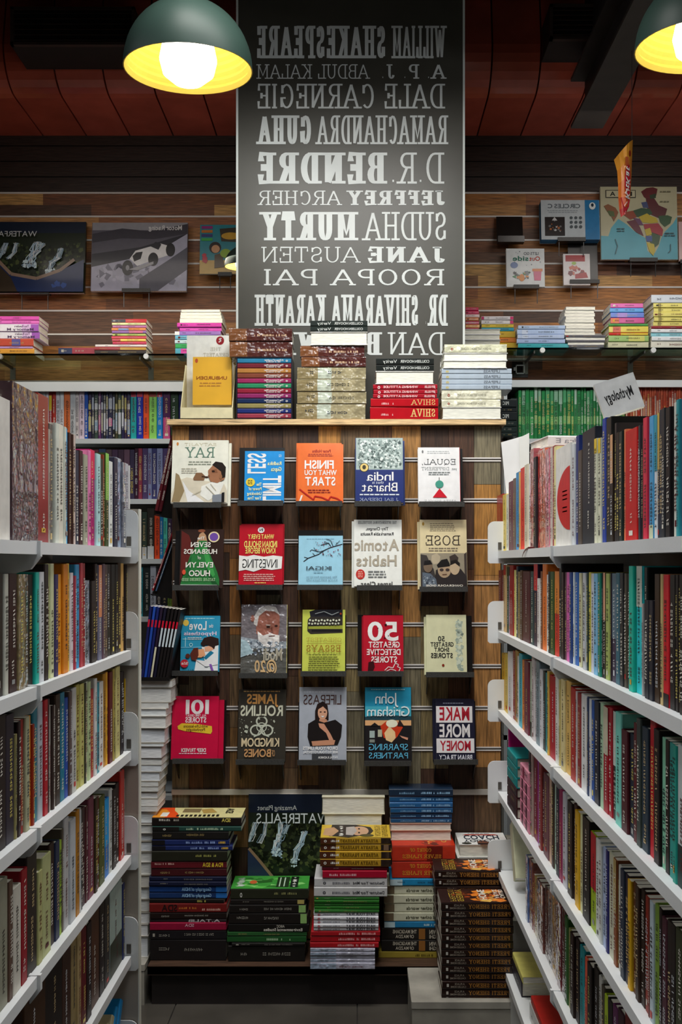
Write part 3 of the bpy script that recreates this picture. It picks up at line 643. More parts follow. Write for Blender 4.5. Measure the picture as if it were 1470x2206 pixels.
shelf_row('left', 3, [(0, 1780, 5.178, "0 600 8a8a78;105 610 5a4438;155 670 c0bcb0;245 480 8a1420;315 310 2c2420;430 500 a8a870;480 320 a8ac78;580 190 2e1c18;640 170 28304a;690 160 90b030;720 30 5a5044"),
 (140, 1660, 6.488, "20 660 b0b0b0;85 680 b0b4b8;165 560 a87018;215 545 c0c0c0;235 560 1f2a2c;265 520 3a1c20;320 500 4a2024;355 380 6c3444;430 380 3a2c1c;465 370 5a2018;500 360 4a5020;575 400 1f68b0 ^.401890d0;650 260 b8bcb8;690 260 241c18;740 180 1f1a18;790 0 b03028 g;840 0 a02820 g")], 278)
shelf_row('left', 4, [(100, 1900, 6.39, "-300 1380 3a2414;0 1100 1c1412;250 930 3a241c;370 760 8a7850;440 700 a08a60;490 640 5a1418;560 570 241614;630 400 4a2c1c;760 260 241a18;830 150 2e2a28;900 60 98a8a0 _.40303424;1065 20 2a3058")], 276)

# details lying on the top right shelf: white book across the tops, paper folder, tilted white book; circle on a pale spine
zt = LV[0]
def xr_at(px): return .47 * F / (px - CX)
m = thing('paper_folder', 'white folded paper standing behind the books, far end of right top shelf', 'paper', (.5, 3.30, zt))
mb = MB(); mb.prism([(X(1080, 3.30) - .5, Z(953, 3.3) - zt), (X(1132, 3.30) - .5, Z(938, 3.3) - zt), (X(1136, 3.3) - .5, .0), (X(1104, 3.3) - .5, 0)], .0, .002, 'dcdcd8', 'matte' if 'matte' in MATS else 'satin', axis='y'); mb.build('sheet', m)
mb = MB(); mb.prism([(X(1118, 3.30) - .5, Z(944, 3.3) - zt), (X(1140, 3.30) - .5, Z(933, 3.3) - zt), (X(1140, 3.3) - .5, .0), (X(1126, 3.3) - .5, 0)], -.006, -.004, 'd0d0cc', 'satin', axis='y'); mb.build('flap', m)
def sp_sb(mb, T, h, t):
    put_text(mb, T, 'Sandra E', .12 * h, .3 * t, .78 * h, .75 * t, '8a8890', 's')
D = 2.66
hb = Z(971, D)
book('white book lying across the tops of red books, far end of right top shelf', .028, .17, .165, 'd8d4d4', (X(1182, D), D, Z(961, D)), 0.12, lying=True, spine=sp_sb, seed=901, group='books on the top shelf of the right bookcase', name='hardback_book')
t_ = thing('hardback_book', 'white book tilted on top of the black books, right top shelf', 'book', (X(1299, 2.1), 2.08, Z(905, 2.1)), (-.12, -.3, -.1), 'books on the top shelf of the right bookcase')
def tp(mb, T, h, t): pass
mb = MB(); Wd = .082; Hd = .075
mb.box(0, 0, 0, Wd, .0012, Hd, 'dcdcd6', 'print'); mb.box(0, .014, 0, Wd, .0152, Hd, 'dcdcd6', 'print'); mb.box(Wd, 0, 0, Wd + .0012, .0152, Hd, 'd0d0cc', 'print')
put_text(mb, lambda u, v: (u, -.0004, v), 'Mythology', .012, .03, .07, .05, '282828', 'b'); mb.build('cover', t_)
mb = MB(); mb.box(.0005, .0013, .001, Wd - .0005, .0139, Hd - .001, 'd8d4c8', 'pages'); mb.build('page_block', t_)

rb_ = thing('bookmark_ribbon', 'maroon bookmark ribbon hanging over the lip of the right top shelf', 'ribbon', (XR, xr_at(1154), LV[0]))
mb = MB(); P_ = [(.014, .0, .003), (.0, .02, .003), (-.003, .05, -.002), (-.004, .075, -.01), (-.004, .095, -.02)]
for p, q in zip(P_, P_[1:]): mb.poly([(p[0], p[1], p[2] + .003), (q[0], q[1], q[2] + .003), (q[0], q[1], q[2] - .003), (p[0], p[1], p[2] - .003)], '4a1418', 'satin')
mb.build('strip', rb_)

# ------------------------------------------------------------------ face-out books on the stand
TILT = 0.17
def face_book(lab, px, art, crop, lip, base, side='d8d4c8', spinec=None, t=.018, D=3.497, copies=(), mat='gloss', holder=True, seed=0, holder_lab=None, name='face_out_book', group='face-out books on the display stand'):
    """px = (x0,y0,x1,y1) in frame pixels; art in enlarged-crop pixels"""
    x0, y0, x1, y1 = px; ox, oy, s = crop
    wd = (x1 - x0) * D / F; zb = Z(y1, D)
    # top edge leans back: solve height so that it lands on y0
    h = (y1 - y0) * D / F / math.cos(TILT) / (1 - 0) ; h *= 1 + math.sin(TILT) * 0.02
    def T(x, y, lay=1):
        fx, fy = ox + x / s, oy + y / s
        u = min(max((fx - x0) / (x1 - x0), 0), 1) * wd; v = min(max((y1 - fy) / (y1 - y0), 0), 1) * h
        return (u, -.00022 * lay - .0002, v)
    o = thing(name, lab, 'book', (X(x0, D), D, zb), (-TILT, 0, 0), group)
    mb = MB(); ct = .0012; sc_ = spinec or base
    mb.box(0, 0, 0, wd, ct, h, base, mat); mb.box(0, t - ct, 0, wd, t, h, base, mat); mb.box(wd, 0, 0, wd + ct, t, h, sc_, mat)
    draw_art(mb, T, art, seed, mat); mb.build('cover', o)
    p = MB(); p.box(.001, ct, .001, wd, t - ct, h - .001, side, 'pages'); p.build('page_block', o)
    for k, (dx, dy) in enumerate(copies):
        q = thing(name, ' '.join((f'{["second", "third"][k]} copy just behind the ' + lab).split()[:16]), 'book', (X(x0, D) + dx * D / F, D + t + .002 + .016 * k, zb + dy * D / F), (-TILT, 0, 0), group)
        m2 = MB(); m2.box(0, 0, 0, wd, ct, h, base, mat); m2.box(0, .013, 0, wd, .0142, h, base, mat); m2.box(wd, 0, 0, wd + ct, .0142, h, sc_, mat); m2.build('cover', q)
        p = MB(); p.box(.001, ct, .001, wd, .013, h - .001, side, 'pages'); p.build('page_block', q)
    if holder:
        hx0, hx1, hy = lip
        zt = Z(hy, D) ; a, b = X(hx0, D), X(hx1, D); w2 = b - a; n = len(copies)
        g = thing('book_holder', holder_lab or ' '.join(('black holder under the ' + lab).split()[:16]), 'holder', (a, D, zt), (0, 0, 0), 'black book holders on the display stand')
        dep = t + .010 + .018 * n
        mb = MB(); mb.box(0, -.006, -.006, w2, -.003, .012, '3c3c3a', 'granite'); mb.build('front_lip', g)
        mb = MB(); mb.box(0, -.003, -.006, w2, dep, -.003, '161414', 'blackplastic'); mb.build('tray', g)
        bh = .20; yb = dep; gap = max(.01, GD - .016 - D)
        mb = MB(); mb.prism([(yb, -.003), (yb + .003, -.003), (yb + .003 + bh * math.tan(TILT) * .98, bh), (yb + bh * math.tan(TILT) * .98, bh)], 0, w2, '161414', 'blackplastic', axis='x'); mb.build('back_plate', g)
        for xx in (.006, w2 - .009):
            mb = MB(); mb.prism([(.004, -.006), (gap, -.006), (gap, -.075), (gap - .004, -.075)], xx, xx + .003, '121010', 'blackplastic', axis='x'); mb.build('gusset', g)
    return o
cA, cB, cC, cD = (360, 920, 4.083), (700, 920, 4.083), (360, 1280, 4.083), (700, 1280, 4.083)
face_book('cream book with a man smoking a pipe in white shirt on its cover', (368, 946, 489, 1084), [
  ('e', 78, 140, 10, 16, 'c08040'), ('t', 'SATYAJIT', 138, 132, 424, 158, 'b0a888', 'S.1'), ('t', 'RAY', 150, 170, 410, 262, '5a7868', 'S.12'),
  ('g', 170, 292, 400, 336, '8a9080', 2), ('g', 110, 355, 270, 410, 'a8a494', 3),
  ('p', [(30, 590), (90, 470), (170, 440), (300, 470), (400, 480), (500, 500), (525, 560), (525, 662), (30, 662)], 'c8c0ac'),
  ('p', [(70, 400), (100, 420), (150, 560), (110, 660), (40, 660), (60, 560)], '8a7858'), ('p', [(130, 470), (190, 560), (330, 660), (180, 660)], 'e0e0dc'), ('p', [(300, 520), (420, 470), (500, 490), (460, 590), (360, 650), (290, 600)], 'e0dcd0'),
  ('p', [(225, 450), (250, 400), (300, 400), (330, 430), (320, 470), (230, 468)], '7a5a40'), ('l', [(300, 435), (355, 438)], 12, '3a2418'),
  ('p', [(355, 380), (400, 330), (480, 340), (510, 400), (500, 460), (440, 492), (380, 480), (362, 440)], '94664a'), ('p', [(390, 330), (420, 300), (480, 310), (512, 350), (508, 440), (480, 450), (470, 390), (430, 360)], '221a16'), ('p', [(385, 375), (430, 365), (440, 400), (390, 402)], '7a5038'), ('e', 402, 388, 14, 9, '2a1a12'), ('p', [(355, 420), (372, 424), (370, 438), (356, 436)], '7a5038'), ('e', 468, 436, 14, 22, '8c6042'),
  ('l', [(340, 520), (420, 600)], 6, 'a8a08c'), ('l', [(380, 500), (430, 560)], 5, 'a8a08c'), ('l', [(220, 600), (300, 560)], 5, 'b0a894'),
  ('p', [(480, 580), (505, 575), (505, 662), (480, 662)], '1c1a1c'), ('p', [(400, 600), (480, 590), (480, 662), (400, 662)], '7a8088')], cA, (374, 477, 1090), 'd8d8ca', copies=((5, -5),))
face_book('bright blue book with huge white letters turned sideways', (526, 970, 611, 1083), [
  ('v', 'LESS', 708, 225, 860, 405, 'e4e4e4', 'b'), ('v', 'LIMIT', 846, 425, 998, 655, 'e4e4e4', 'b'), ('t', '02', 978, 236, 1002, 258, 'c0e0f0'), ('t', 'Radhika', 880, 300, 1003, 330, 'd8e0a0', 'b'), ('t', 'Gupta', 912, 350, 1003, 384, 'd8e0a0', 'b'),
  ('e', 731, 484, 40, 38, 'd8c040'), ('g', 706, 462, 756, 506, '3a3420', 3), ('t', 'The', 786, 490, 830, 516, 'd8e0a0', 'b'), ('t', 'Power of', 716, 530, 830, 556, 'd8e0a0', 'b'), ('t', 'Unlocking', 704, 572, 830, 598, 'd8e0a0', 'b'), ('t', 'Your True', 710, 612, 830, 638, 'd8e0a0', 'b')], cA, (512, 611, 1086), '2488cc')
face_book('orange book with white capital title and a red wave', (641, 955, 739, 1083), [
  ('t', 'Peter Hollins', 1275, 192, 1438, 218, '8a1818', 'b'), ('g', 1228, 226, 1468, 256, '8a2418', 2), ('t', 'FINISH', 1208, 290, 1466, 362, 'dcdcdc', 'b'), ('t', 'WHAT YOU', 1208, 376, 1492, 420, 'dcdcdc', 'b'), ('t', 'START', 1215, 440, 1480, 512, 'dcdcdc', 'b'), ('g', 1228, 545, 1450, 585, '8a2418', 2),
  ('l', [(1165, 545), (1215, 585), (1290, 640), (1300, 608), (1360, 618), (1420, 645), (1440, 612), (1500, 630), (1545, 662)], 12, 'a81c14'), ('p', [(1180, 600), (1195, 600), (1175, 660), (1160, 660)], 'e0d0c8')], cA, (638, 738, 1087), 'e0682c', copies=((-4, 4),))
face_book('navy book with an engraved battle scene above white title', (766, 941, 869, 1083), [
  ('r', 275, 85, 690, 372, '98a8a4'), ('n', 275, 85, 690, 372, ['3c4a48', '5c6c68', 'b8c4c0', '7c8c88', 'd0d8d4'], 420, 22), ('r', 275, 372, 690, 662, '1f2c66'), ('e', 347, 352, 42, 42, '202018'), ('e', 347, 352, 36, 36, 'd0b870'), ('e', 347, 350, 16, 20, '3a3420'),
  ('t', 'India', 368, 392, 606, 470, 'd8dce4'), ('t', 'that is', 418, 474, 520, 498, 'c0c8d8'), ('t', 'Bharat', 326, 488, 640, 566, 'd8dce4'), ('g', 306, 584, 668, 608, 'c8d0e0', 1), ('t', 'J SAI DEEPAK', 306, 625, 650, 652, 'b0bcd0', 'S.1')], cB, (764, 864, 1087), '24346c', spinec='24346c', t=.028, copies=((4, -4),))
face_book('white book with red spine, green circle on a red triangle', (902, 962, 992, 1083), [
  ('e', 866, 210, 8, 14, '707070'), ('g', 895, 200, 1118, 232, 'b0b4b4', 2), ('t', 'EQUAL,', 852, 276, 1160, 326, '343838', 'S.1'), ('t', 'DIFFERENT', 852, 348, 1100, 376, '6c7474', 'S.09'), ('t', 'yet', 1122, 352, 1166, 374, '6c7474'), ('g', 905, 388, 1118, 424, '7a8080', 2), ('l', [(1010, 440), (1010, 472)], 5, '303030'), ('e', 1011, 502, 36, 34, '3f8a78'), ('p', [(1012, 540), (1078, 620), (950, 620)], 'b81828'), ('t', 'ANITA BHOGLE', 876, 640, 1160, 666, '8a8e8e', 'S.09')], cB, (903, 1001, 1088), 'dcdcda', spinec='b82430', t=.024)
face_book('black book with a woman in green gown, white stacked title', (386, 1140, 479, 1266), [
  ('p', [(115, 910), (180, 950), (230, 1080), (180, 1200), (115, 1350)], '5c2420'), ('p', [(275, 940), (305, 920), (330, 950), (345, 1010), (345, 1050), (250, 1050), (255, 1000)], 'b08a68'), ('e', 293, 912, 32, 14, '8a5038'), ('p', [(270, 1000), (340, 1000), (350, 1070), (440, 1280), (458, 1340), (458, 1400), (115, 1390), (140, 1300), (200, 1120), (240, 1060)], '2a7038'), ('p', [(300, 1060), (340, 1060), (420, 1300), (380, 1340)], '3c9048'), ('p', [(180, 1180), (210, 1130), (200, 1300), (150, 1360)], '205c30'), ('p', [(330, 1250), (350, 1250), (450, 1390), (400, 1390)], '1c5028'),
  ('o', 403, 967, 50, 48, 12, 'd8c8a0'), ('e', 403, 967, 38, 36, '6a4a9a'), ('t', 'The', 258, 965, 322, 990, 'd8d4cc', 'b'), ('t', 'SEVEN', 200, 1015, 376, 1056, 'd8d4cc', 'b'), ('t', 'HUSBANDS', 140, 1076, 434, 1116, 'd8d4cc', 'b'), ('t', 'of', 262, 1135, 292, 1165, 'd8d4cc'), ('t', 'EVELYN', 160, 1192, 402, 1236, 'd8d4cc', 'b'), ('t', 'HUGO', 190, 1264, 376, 1312, 'd8d4cc', 'b'), ('t', 'TAYLOR JENKINS REID', 128, 1330, 424, 1356, '9ab890', 'S.14'), ('e', 146, 1278, 16, 22, 'd05038'), ('l', [(118, 1388), (440, 1392)], 5, 'b0b8b0')], cA, (372, 472, 1268), '30201c')
face_book('red book with yellow capitals and a torn white band', (514, 1131, 608, 1261), [
  ('e', 821, 905, 30, 26, 'dcdcdc'), ('t', 'IN', 806, 892, 838, 916, '202020', 'b'), ('t', 'WHAT EVERY', 704, 944, 936, 984, 'd8c868', 'b'), ('t', 'INDIAN SHOULD', 672, 1004, 964, 1058, 'd8c868', 'b'), ('t', 'KNOW BEFORE', 684, 1064, 950, 1112, 'd8c868', 'b'),
  ('p', [(630, 1130), (700, 1138), (760, 1126), (850, 1142), (930, 1130), (1012, 1140), (1006, 1246), (920, 1258), (840, 1246), (760, 1274), (690, 1256), (626, 1268)], 'dcd8d4'), ('t', 'INVESTING', 660, 1164, 970, 1240, '1c1c1c'), ('g', 660, 1290, 960, 1358, 'e0a8a0', 4), ('g', 765, 1364, 872, 1380, 'd8c868', 1)], cA, (510, 609, 1267), 'ac1626', copies=((2, 3),))
face_book('pale blue book with a bare blossom branch', (643, 1154, 738, 1262), [
  ('g', 1210, 978, 1500, 994, '6c98b0', 1), ('l', [(1200, 1185), (1240, 1155), (1330, 1122), (1390, 1082), (1440, 1060), (1545, 1030)], 9, '262a30'), ('l', [(1240, 1155), (1205, 1145)], 6, '262a30'), ('l', [(1300, 1132), (1280, 1110)], 5, '262a30'), ('l', [(1390, 1082), (1340, 1100)], 5, '262a30'), ('l', [(1345, 1100), (1270, 1080), (1255, 1095)], 5, '262a30'), ('l', [(1310, 1090), (1290, 1060)], 4, '262a30'), ('l', [(1440, 1050), (1420, 1020), (1350, 1040)], 6, '262a30'), ('l', [(1430, 1030), (1390, 1010), (1380, 1020)], 4, '262a30'), ('l', [(1460, 1050), (1440, 1000), (1400, 985)], 5, '262a30'),
  ('l', [(1480, 1040), (1520, 1000)], 4, '262a30'), ('n', 1300, 1000, 1540, 1150, ['7a3040', '262a30', 'a05060'], 46, 8), ('t', 'IKIGAI', 1226, 1226, 1446, 1258, '2a3038'), ('g', 1290, 1270, 1380, 1286, '7aa4b8', 1), ('t', 'The Japanese Secret to', 1226, 1312, 1500, 1326, '506878'), ('t', 'a Long and Happy Life', 1226, 1338, 1500, 1352, '506878')], cA, (641, 739, 1267), '90c0d4')
face_book('white book with large pale gold title and round red sticker', (763, 1119, 866, 1263), [
  ('t', 'THE INTERNATIONAL BESTSELLER', 292, 826, 636, 850, '606464', 'S.12'), ('t', 'Tiny Changes,', 362, 880, 562, 906, '383838', 'b'), ('t', 'Remarkable Results', 316, 926, 608, 952, '383838', 'b'), ('t', 'Atomic', 262, 990, 656, 1086, '9c9484', 'b'), ('t', 'Habits', 278, 1130, 634, 1222, '9c9484', 'b'),
  ('e', 314, 1296, 40, 44, 'b02c28'), ('g', 290, 1266, 338, 1326, 'd8a090', 4), ('g', 372, 1262, 552, 1332, '707474', 3), ('t', 'James Clear', 316, 1362, 604, 1398, '383838', 'b')], cB, (769, 867, 1268), 'd6d8d2', copies=((-5, -3),))
face_book('beige book with a group of men in caps below a black title', (906, 1119, 1007, 1266), [
  ('e', 872, 850, 10, 16, '9a7830'), ('g', 920, 840, 1160, 920, '8a8068', 5), ('t', 'BOSE', 888, 954, 1200, 1040, '28201c', 'S.1'), ('g', 905, 1058, 1190, 1100, '7a7060', 2), ('r', 845, 1110, 1256, 1405, '8a8270'),
  ('p', [(845, 1120), (900, 1130), (930, 1200), (960, 1250), (1000, 1405), (845, 1405)], '3a3634'), ('p', [(945, 1130), (990, 1110), (1020, 1140), (1010, 1200), (960, 1210), (940, 1170)], 'a89c84'), ('p', [(1100, 1140), (1150, 1118), (1180, 1150), (1170, 1200), (1110, 1210)], '3c3430'), ('p', [(1230, 1120), (1256, 1100), (1256, 1400), (1235, 1400)], '403834'),
  ('p', [(980, 1260), (1060, 1220), (1120, 1240), (1200, 1250), (1256, 1320), (1256, 1405), (960, 1405)], '2c2828'), ('e', 1054, 1262, 58, 66, 'a08a70'), ('p', [(988, 1216), (1030, 1170), (1080, 1160), (1100, 1200), (1104, 1226), (1000, 1240)], '1c1a1a'), ('e', 1030, 1258, 18, 13, '3c3230'), ('e', 1082, 1258, 18, 13, '3c3230'), ('l', [(1036, 1300), (1076, 1298)], 8, '5a4030'), ('e', 1146, 1240, 44, 62, 'b09c80'), ('p', [(1104, 1220), (1110, 1180), (1160, 1168), (1192, 1200), (1188, 1230), (1150, 1200)], '201c1a'), ('e', 910, 1230, 40, 52, '6a5a4a'), ('p', [(872, 1220), (880, 1180), (930, 1172), (950, 1210)], '1c1a1a'),
  ('p', [(860, 1280), (930, 1290), (980, 1340), (990, 1405), (860, 1405)], '56606c'), ('n', 860, 1300, 980, 1400, ['8a949c', '3a4048'], 30, 14), ('t', 'CHANDRACHUR GHOSE', 890, 1388, 1215, 1404, 'd0ccc0', 'b')], cB, (904, 1008, 1271), 'cabd96', t=.03, copies=((-4, -4),))
face_book('turquoise book with a cartoon couple kissing', (388, 1328, 471, 1447), [
  ('g', 135, 212, 432, 228, '9cd0e0', 1), ('e', 155, 258, 26, 28, 'd8b850'), ('t', 'the', 360, 268, 398, 300, 'd8d8e4'), ('t', 'Love', 185, 245, 338, 318, 'e4dce0', 'b'), ('t', 'Hypothesis', 140, 334, 428, 366, 'd0c0d4', 'b'), ('g', 172, 382, 310, 408, 'd0e0e8', 2), ('l', [(155, 385), (155, 465)], 5, 'b0d8e4'), ('l', [(130, 400), (180, 400)], 4, 'b0d8e4'), ('l', [(115, 472), (330, 470)], 4, '88c0d4'), ('o', 205, 450, 16, 16, 5, 'b0d8e4'),
  ('p', [(300, 470), (360, 460), (448, 450), (448, 682), (240, 682), (255, 580), (330, 590)], 'd4d8dc'), ('p', [(320, 560), (380, 500), (410, 520), (340, 580)], '207090'), ('p', [(325, 470), (400, 450), (420, 480), (380, 505), (330, 510)], 'd8a080'), ('p', [(290, 440), (320, 390), (380, 375), (448, 395), (456, 450), (420, 460), (410, 490), (390, 470), (340, 450), (320, 470)], '2a1c1a'), ('p', [(270, 490), (320, 485), (335, 540), (300, 560), (260, 560)], 'd89a70'), ('p', [(200, 530), (230, 480), (270, 475), (275, 540), (255, 590), (215, 580)], '5a2a20'), ('e', 180, 546, 20, 20, '5a2a20'), ('p', [(250, 580), (340, 590), (420, 560), (448, 590), (448, 620), (340, 640)], 'e0e4e8'), ('p', [(370, 620), (390, 615), (415, 682), (395, 682)], '7a50a0'), ('l', [(330, 640), (365, 640)], 5, '405060'),
  ('e', 153, 612, 36, 36, 'b02430'), ('t', 'TikTok', 125, 600, 186, 622, 'e0d8d8', 'b'), ('t', 'ALI', 190, 660, 240, 682, '204050')], cC, (371, 470, 1452), '2c8cae')
face_book('shrink-wrapped grey book with a white-bearded man, gold number below', (518, 1304, 617, 1455), [
  ('r', 640, 95, 1060, 714, '6a6468'), ('p', [(640, 380), (760, 400), (900, 430), (1055, 420), (1050, 560), (640, 560)], '8a949c'), ('p', [(640, 480), (1050, 480), (1050, 714), (640, 714)], '50504c'),
  ('p', [(770, 190), (820, 130), (890, 110), (950, 130), (985, 200), (985, 290), (970, 390), (920, 420), (830, 410), (780, 350)], '8a5648'), ('p', [(760, 200), (800, 130), (880, 105), (950, 120), (985, 190), (940, 160), (860, 150), (800, 200), (785, 290), (755, 270)], 'b8b4b0'), ('e', 745, 220, 18, 30, '8a5648'), ('p', [(790, 330), (840, 370), (900, 350), (985, 370), (985, 430), (940, 470), (870, 470), (800, 420)], 'c8c4c0'), ('e', 885, 295, 16, 8, '2a1814'), ('e', 955, 285, 14, 8, '2a1814'), ('l', [(865, 278), (905, 280)], 7, 'b0a8a0'), ('p', [(915, 290), (930, 340), (905, 345)], '6a3c30'), ('l', [(890, 375), (945, 372)], 6, '5a302a'), ('n', 650, 400, 1040, 560, ['b8c0c8', '5a6470', 'd8dcdc'], 70, 20),
  ('p', [(640, 400), (700, 420), (760, 520), (640, 560)], '98b0b8'), ('t', 'Modi', 845, 482, 1012, 584, '9a9484', 'b'), ('t', '@20', 770, 588, 965, 684, 'b89a70', 'b')], cC, (515, 619, 1457), '6a6468', spinec='c8c078', t=.036, mat='wrap')
face_book('lime book with a black typewriter', (651, 1315, 743, 1448), [
  ('p', [(1250, 160), (1300, 142), (1545, 142), (1545, 205), (1500, 215), (1260, 215)], '24242a'), ('p', [(1235, 230), (1260, 205), (1545, 205), (1545, 345), (1260, 356), (1232, 330)], '302c28'), ('p', [(1240, 290), (1545, 280), (1545, 312), (1240, 312)], '8a9038'), ('r', 1270, 318, 1530, 334, '1a1a1a'),
 ] + [('e', 1255 + 26 * i, 234 + 6 * (i % 2), 9, 9, 'c0c4b0') for i in range(11)] + [('e', 1248 + 26 * i, 264 + 4 * (i % 2), 9, 9, 'b0b4a0') for i in range(11)] + [('l', [(1300, 180), (1380, 160), (1450, 190), (1510, 165)], 6, '8a9090'),
  ('e', 1528, 180, 8, 9, '8a3018'), ('t', 'GREATEST', 1222, 390, 1536, 424, '9a7c30', 'S.1'), ('l', [(1230, 440), (1536, 440)], 3, '8a7028'), ('t', 'ESSAYS', 1222, 452, 1530, 512, '8a6420', 'S.13'), ('g', 1232, 530, 1520, 680, '5a5c28', 8)], cC, (648, 746, 1453), 'b8c052')
face_book('red book with a giant white fifty and bitten letters', (783, 1327, 869, 1448), [
  ('t', '50', 378, 254, 650, 410, 'dcdad6', 'b'), ('t', 'GREATEST', 386, 424, 662, 472, 'd8d4d0', 'b'), ('t', 'DETECTIVE', 370, 488, 668, 536, 'd8d4d0', 'b'), ('t', 'STORIES', 410, 552, 636, 602, 'd8d4d0', 'b'), ('n', 430, 240, 640, 600, ['341014'], 12, 16), ('p', [(385, 600), (430, 590), (440, 640), (420, 684), (378, 684)], '341014'), ('l', [(528, 670), (560, 640), (600, 650), (620, 610), (650, 620), (640, 640), (666, 650), (650, 684)], 7, 'd8c8c4'), ('l', [(530, 684), (580, 660), (620, 670), (630, 684)], 6, 'd8c8c4')], cD, (771, 870, 1453), 'a8182a', copies=((-3, -3),))
face_book('pale sage book with grey flowers down its right edge', (920, 1326, 1006, 1450), [
  ('n', 1140, 210, 1240, 690, ['98a494', 'a8b4a4', '8a988c', 'bcc4b0'], 120, 26), ('t', '50', 1000, 376, 1060, 418, '30302c', 'b'), ('t', 'GREATEST', 934, 428, 1138, 464, '30302c', 'b'), ('t', 'SHORT', 966, 474, 1098, 508, '30302c', 'b'), ('t', 'STORIES', 936, 522, 1128, 562, '30302c', 'b'), ('e', 1043, 627, 11, 12, '7a2818')], cD, (918, 1022, 1455), 'c8c8a4', copies=((-4, -5),))
face_book('crimson book with white number and a yellow brush stroke', (368, 1503, 468, 1636), [
  ('t', '101', 152, 946, 358, 1062, 'd8d0d0', 'b'), ('t', 'ALL TIME GREAT', 152, 1068, 336, 1088, 'd8c0c4', 'b'), ('t', 'STORIES', 152, 1094, 336, 1138, 'd8d0d0', 'b'), ('p', [(84, 1170), (120, 1145), (250, 1150), (388, 1170), (392, 1215), (380, 1236), (250, 1222), (150, 1212), (90, 1196)], 'd0b030'), ('t', 'with Life-lessons', 138, 1158, 354, 1182, '5a3818', 'b'), ('t', 'Psychologist', 162, 1188, 328, 1210, '5a3818', 'b'), ('t', 'DEEP TRIVEDI', 124, 1360, 340, 1390, 'd8d0d0', 'b'), ('g', 90, 1396, 372, 1412, 'd8b8c0', 1)], cC, (372, 482, 1641), 'b8103a', copies=((10, -10),))
face_book('dark grey book with orange author name and a hazard symbol', (512, 1489, 614, 1641), [
  ('g', 645, 862, 1020, 880, 'b89058', 1), ('t', 'JAMES', 694, 896, 972, 976, 'c08a4c', 'b'), ('t', 'ROLLINS', 638, 994, 1014, 1080, 'b8b8a4', 'b'), ('n', 620, 1090, 980, 1270, ['a8ac9c', '6a6c60'], 26, 9),
  ('o', 828, 1128, 52, 46, 14, 'b0b4a4'), ('o', 780, 1206, 56, 50, 14, 'b0b4a4'), ('o', 876, 1206, 56, 50, 14, 'b0b4a4'), ('o', 828, 1180, 46, 42, 8, 'b0b4a4'), ('r', 806, 1078, 850, 1092, '33302a'), ('l', [(828, 1180), (790, 1250), (760, 1262)], 9, 'b0b4a4'), ('l', [(828, 1180), (866, 1250), (896, 1262)], 9, 'b0b4a4'), ('n', 665, 1150, 720, 1240, ['a8ac9c'], 14, 16), ('n', 920, 1110, 960, 1150, ['a8ac9c'], 6, 14),
  ('t', 'KINGDOM', 652, 1274, 986, 1344, 'c4b492', 'b'), ('t', 'BONES', 678, 1368, 914, 1432, 'b88a5c', 'b'), ('t', 'OF', 922, 1376, 948, 1428, 'b88a5c')], cC, (508, 613, 1643), '33302a', t=.03)
face_book('grey book with a smiling woman in a black dress', (644, 1484, 746, 1641), [
  ('g', 1180, 868, 1500, 884, 'c0c4cc', 1), ('t', 'LIFEPASS', 1196, 900, 1532, 984, '4a3430'), ('p', [(1300, 1040), (1320, 980), (1370, 955), (1410, 990), (1420, 1060), (1420, 1120), (1300, 1130)], '241a18'), ('e', 1366, 1055, 42, 62, 'c49478'), ('p', [(1320, 1030), (1340, 985), (1400, 990), (1412, 1040), (1370, 1000)], '241a18'), ('e', 1350, 1048, 9, 5, '2a1a18'), ('e', 1386, 1048, 9, 5, '2a1a18'), ('p', [(1350, 1082), (1386, 1082), (1368, 1096)], 'e0d8d4'), ('p', [(1340, 1110), (1400, 1110), (1420, 1150), (1330, 1150)], 'b88468'),
  ('p', [(1240, 1150), (1300, 1115), (1380, 1140), (1480, 1115), (1540, 1160), (1530, 1260), (1500, 1330), (1260, 1340), (1235, 1260)], '1c1818'), ('p', [(1330, 1145), (1380, 1150), (1440, 1240), (1470, 1300), (1440, 1325), (1400, 1230), (1340, 1180)], 'c08a70'), ('p', [(1270, 1300), (1400, 1290), (1480, 1290), (1470, 1330), (1280, 1340)], 'b88468'), ('t', 'DROP YOUR LIMITS', 1196, 1346, 1500, 1372, 'd8dce0', 'b'), ('t', 'RISE TO YOUR POTENTIAL', 1196, 1382, 1500, 1402, 'd8dce0', 'b'), ('r', 1275, 1405, 1450, 1470, '3a3c40'), ('t', 'PAYAL KADAKIA', 1330, 1428, 1500, 1446, 'd8dce0', 'b')], cC, (641, 746, 1644), '9ca2ac')
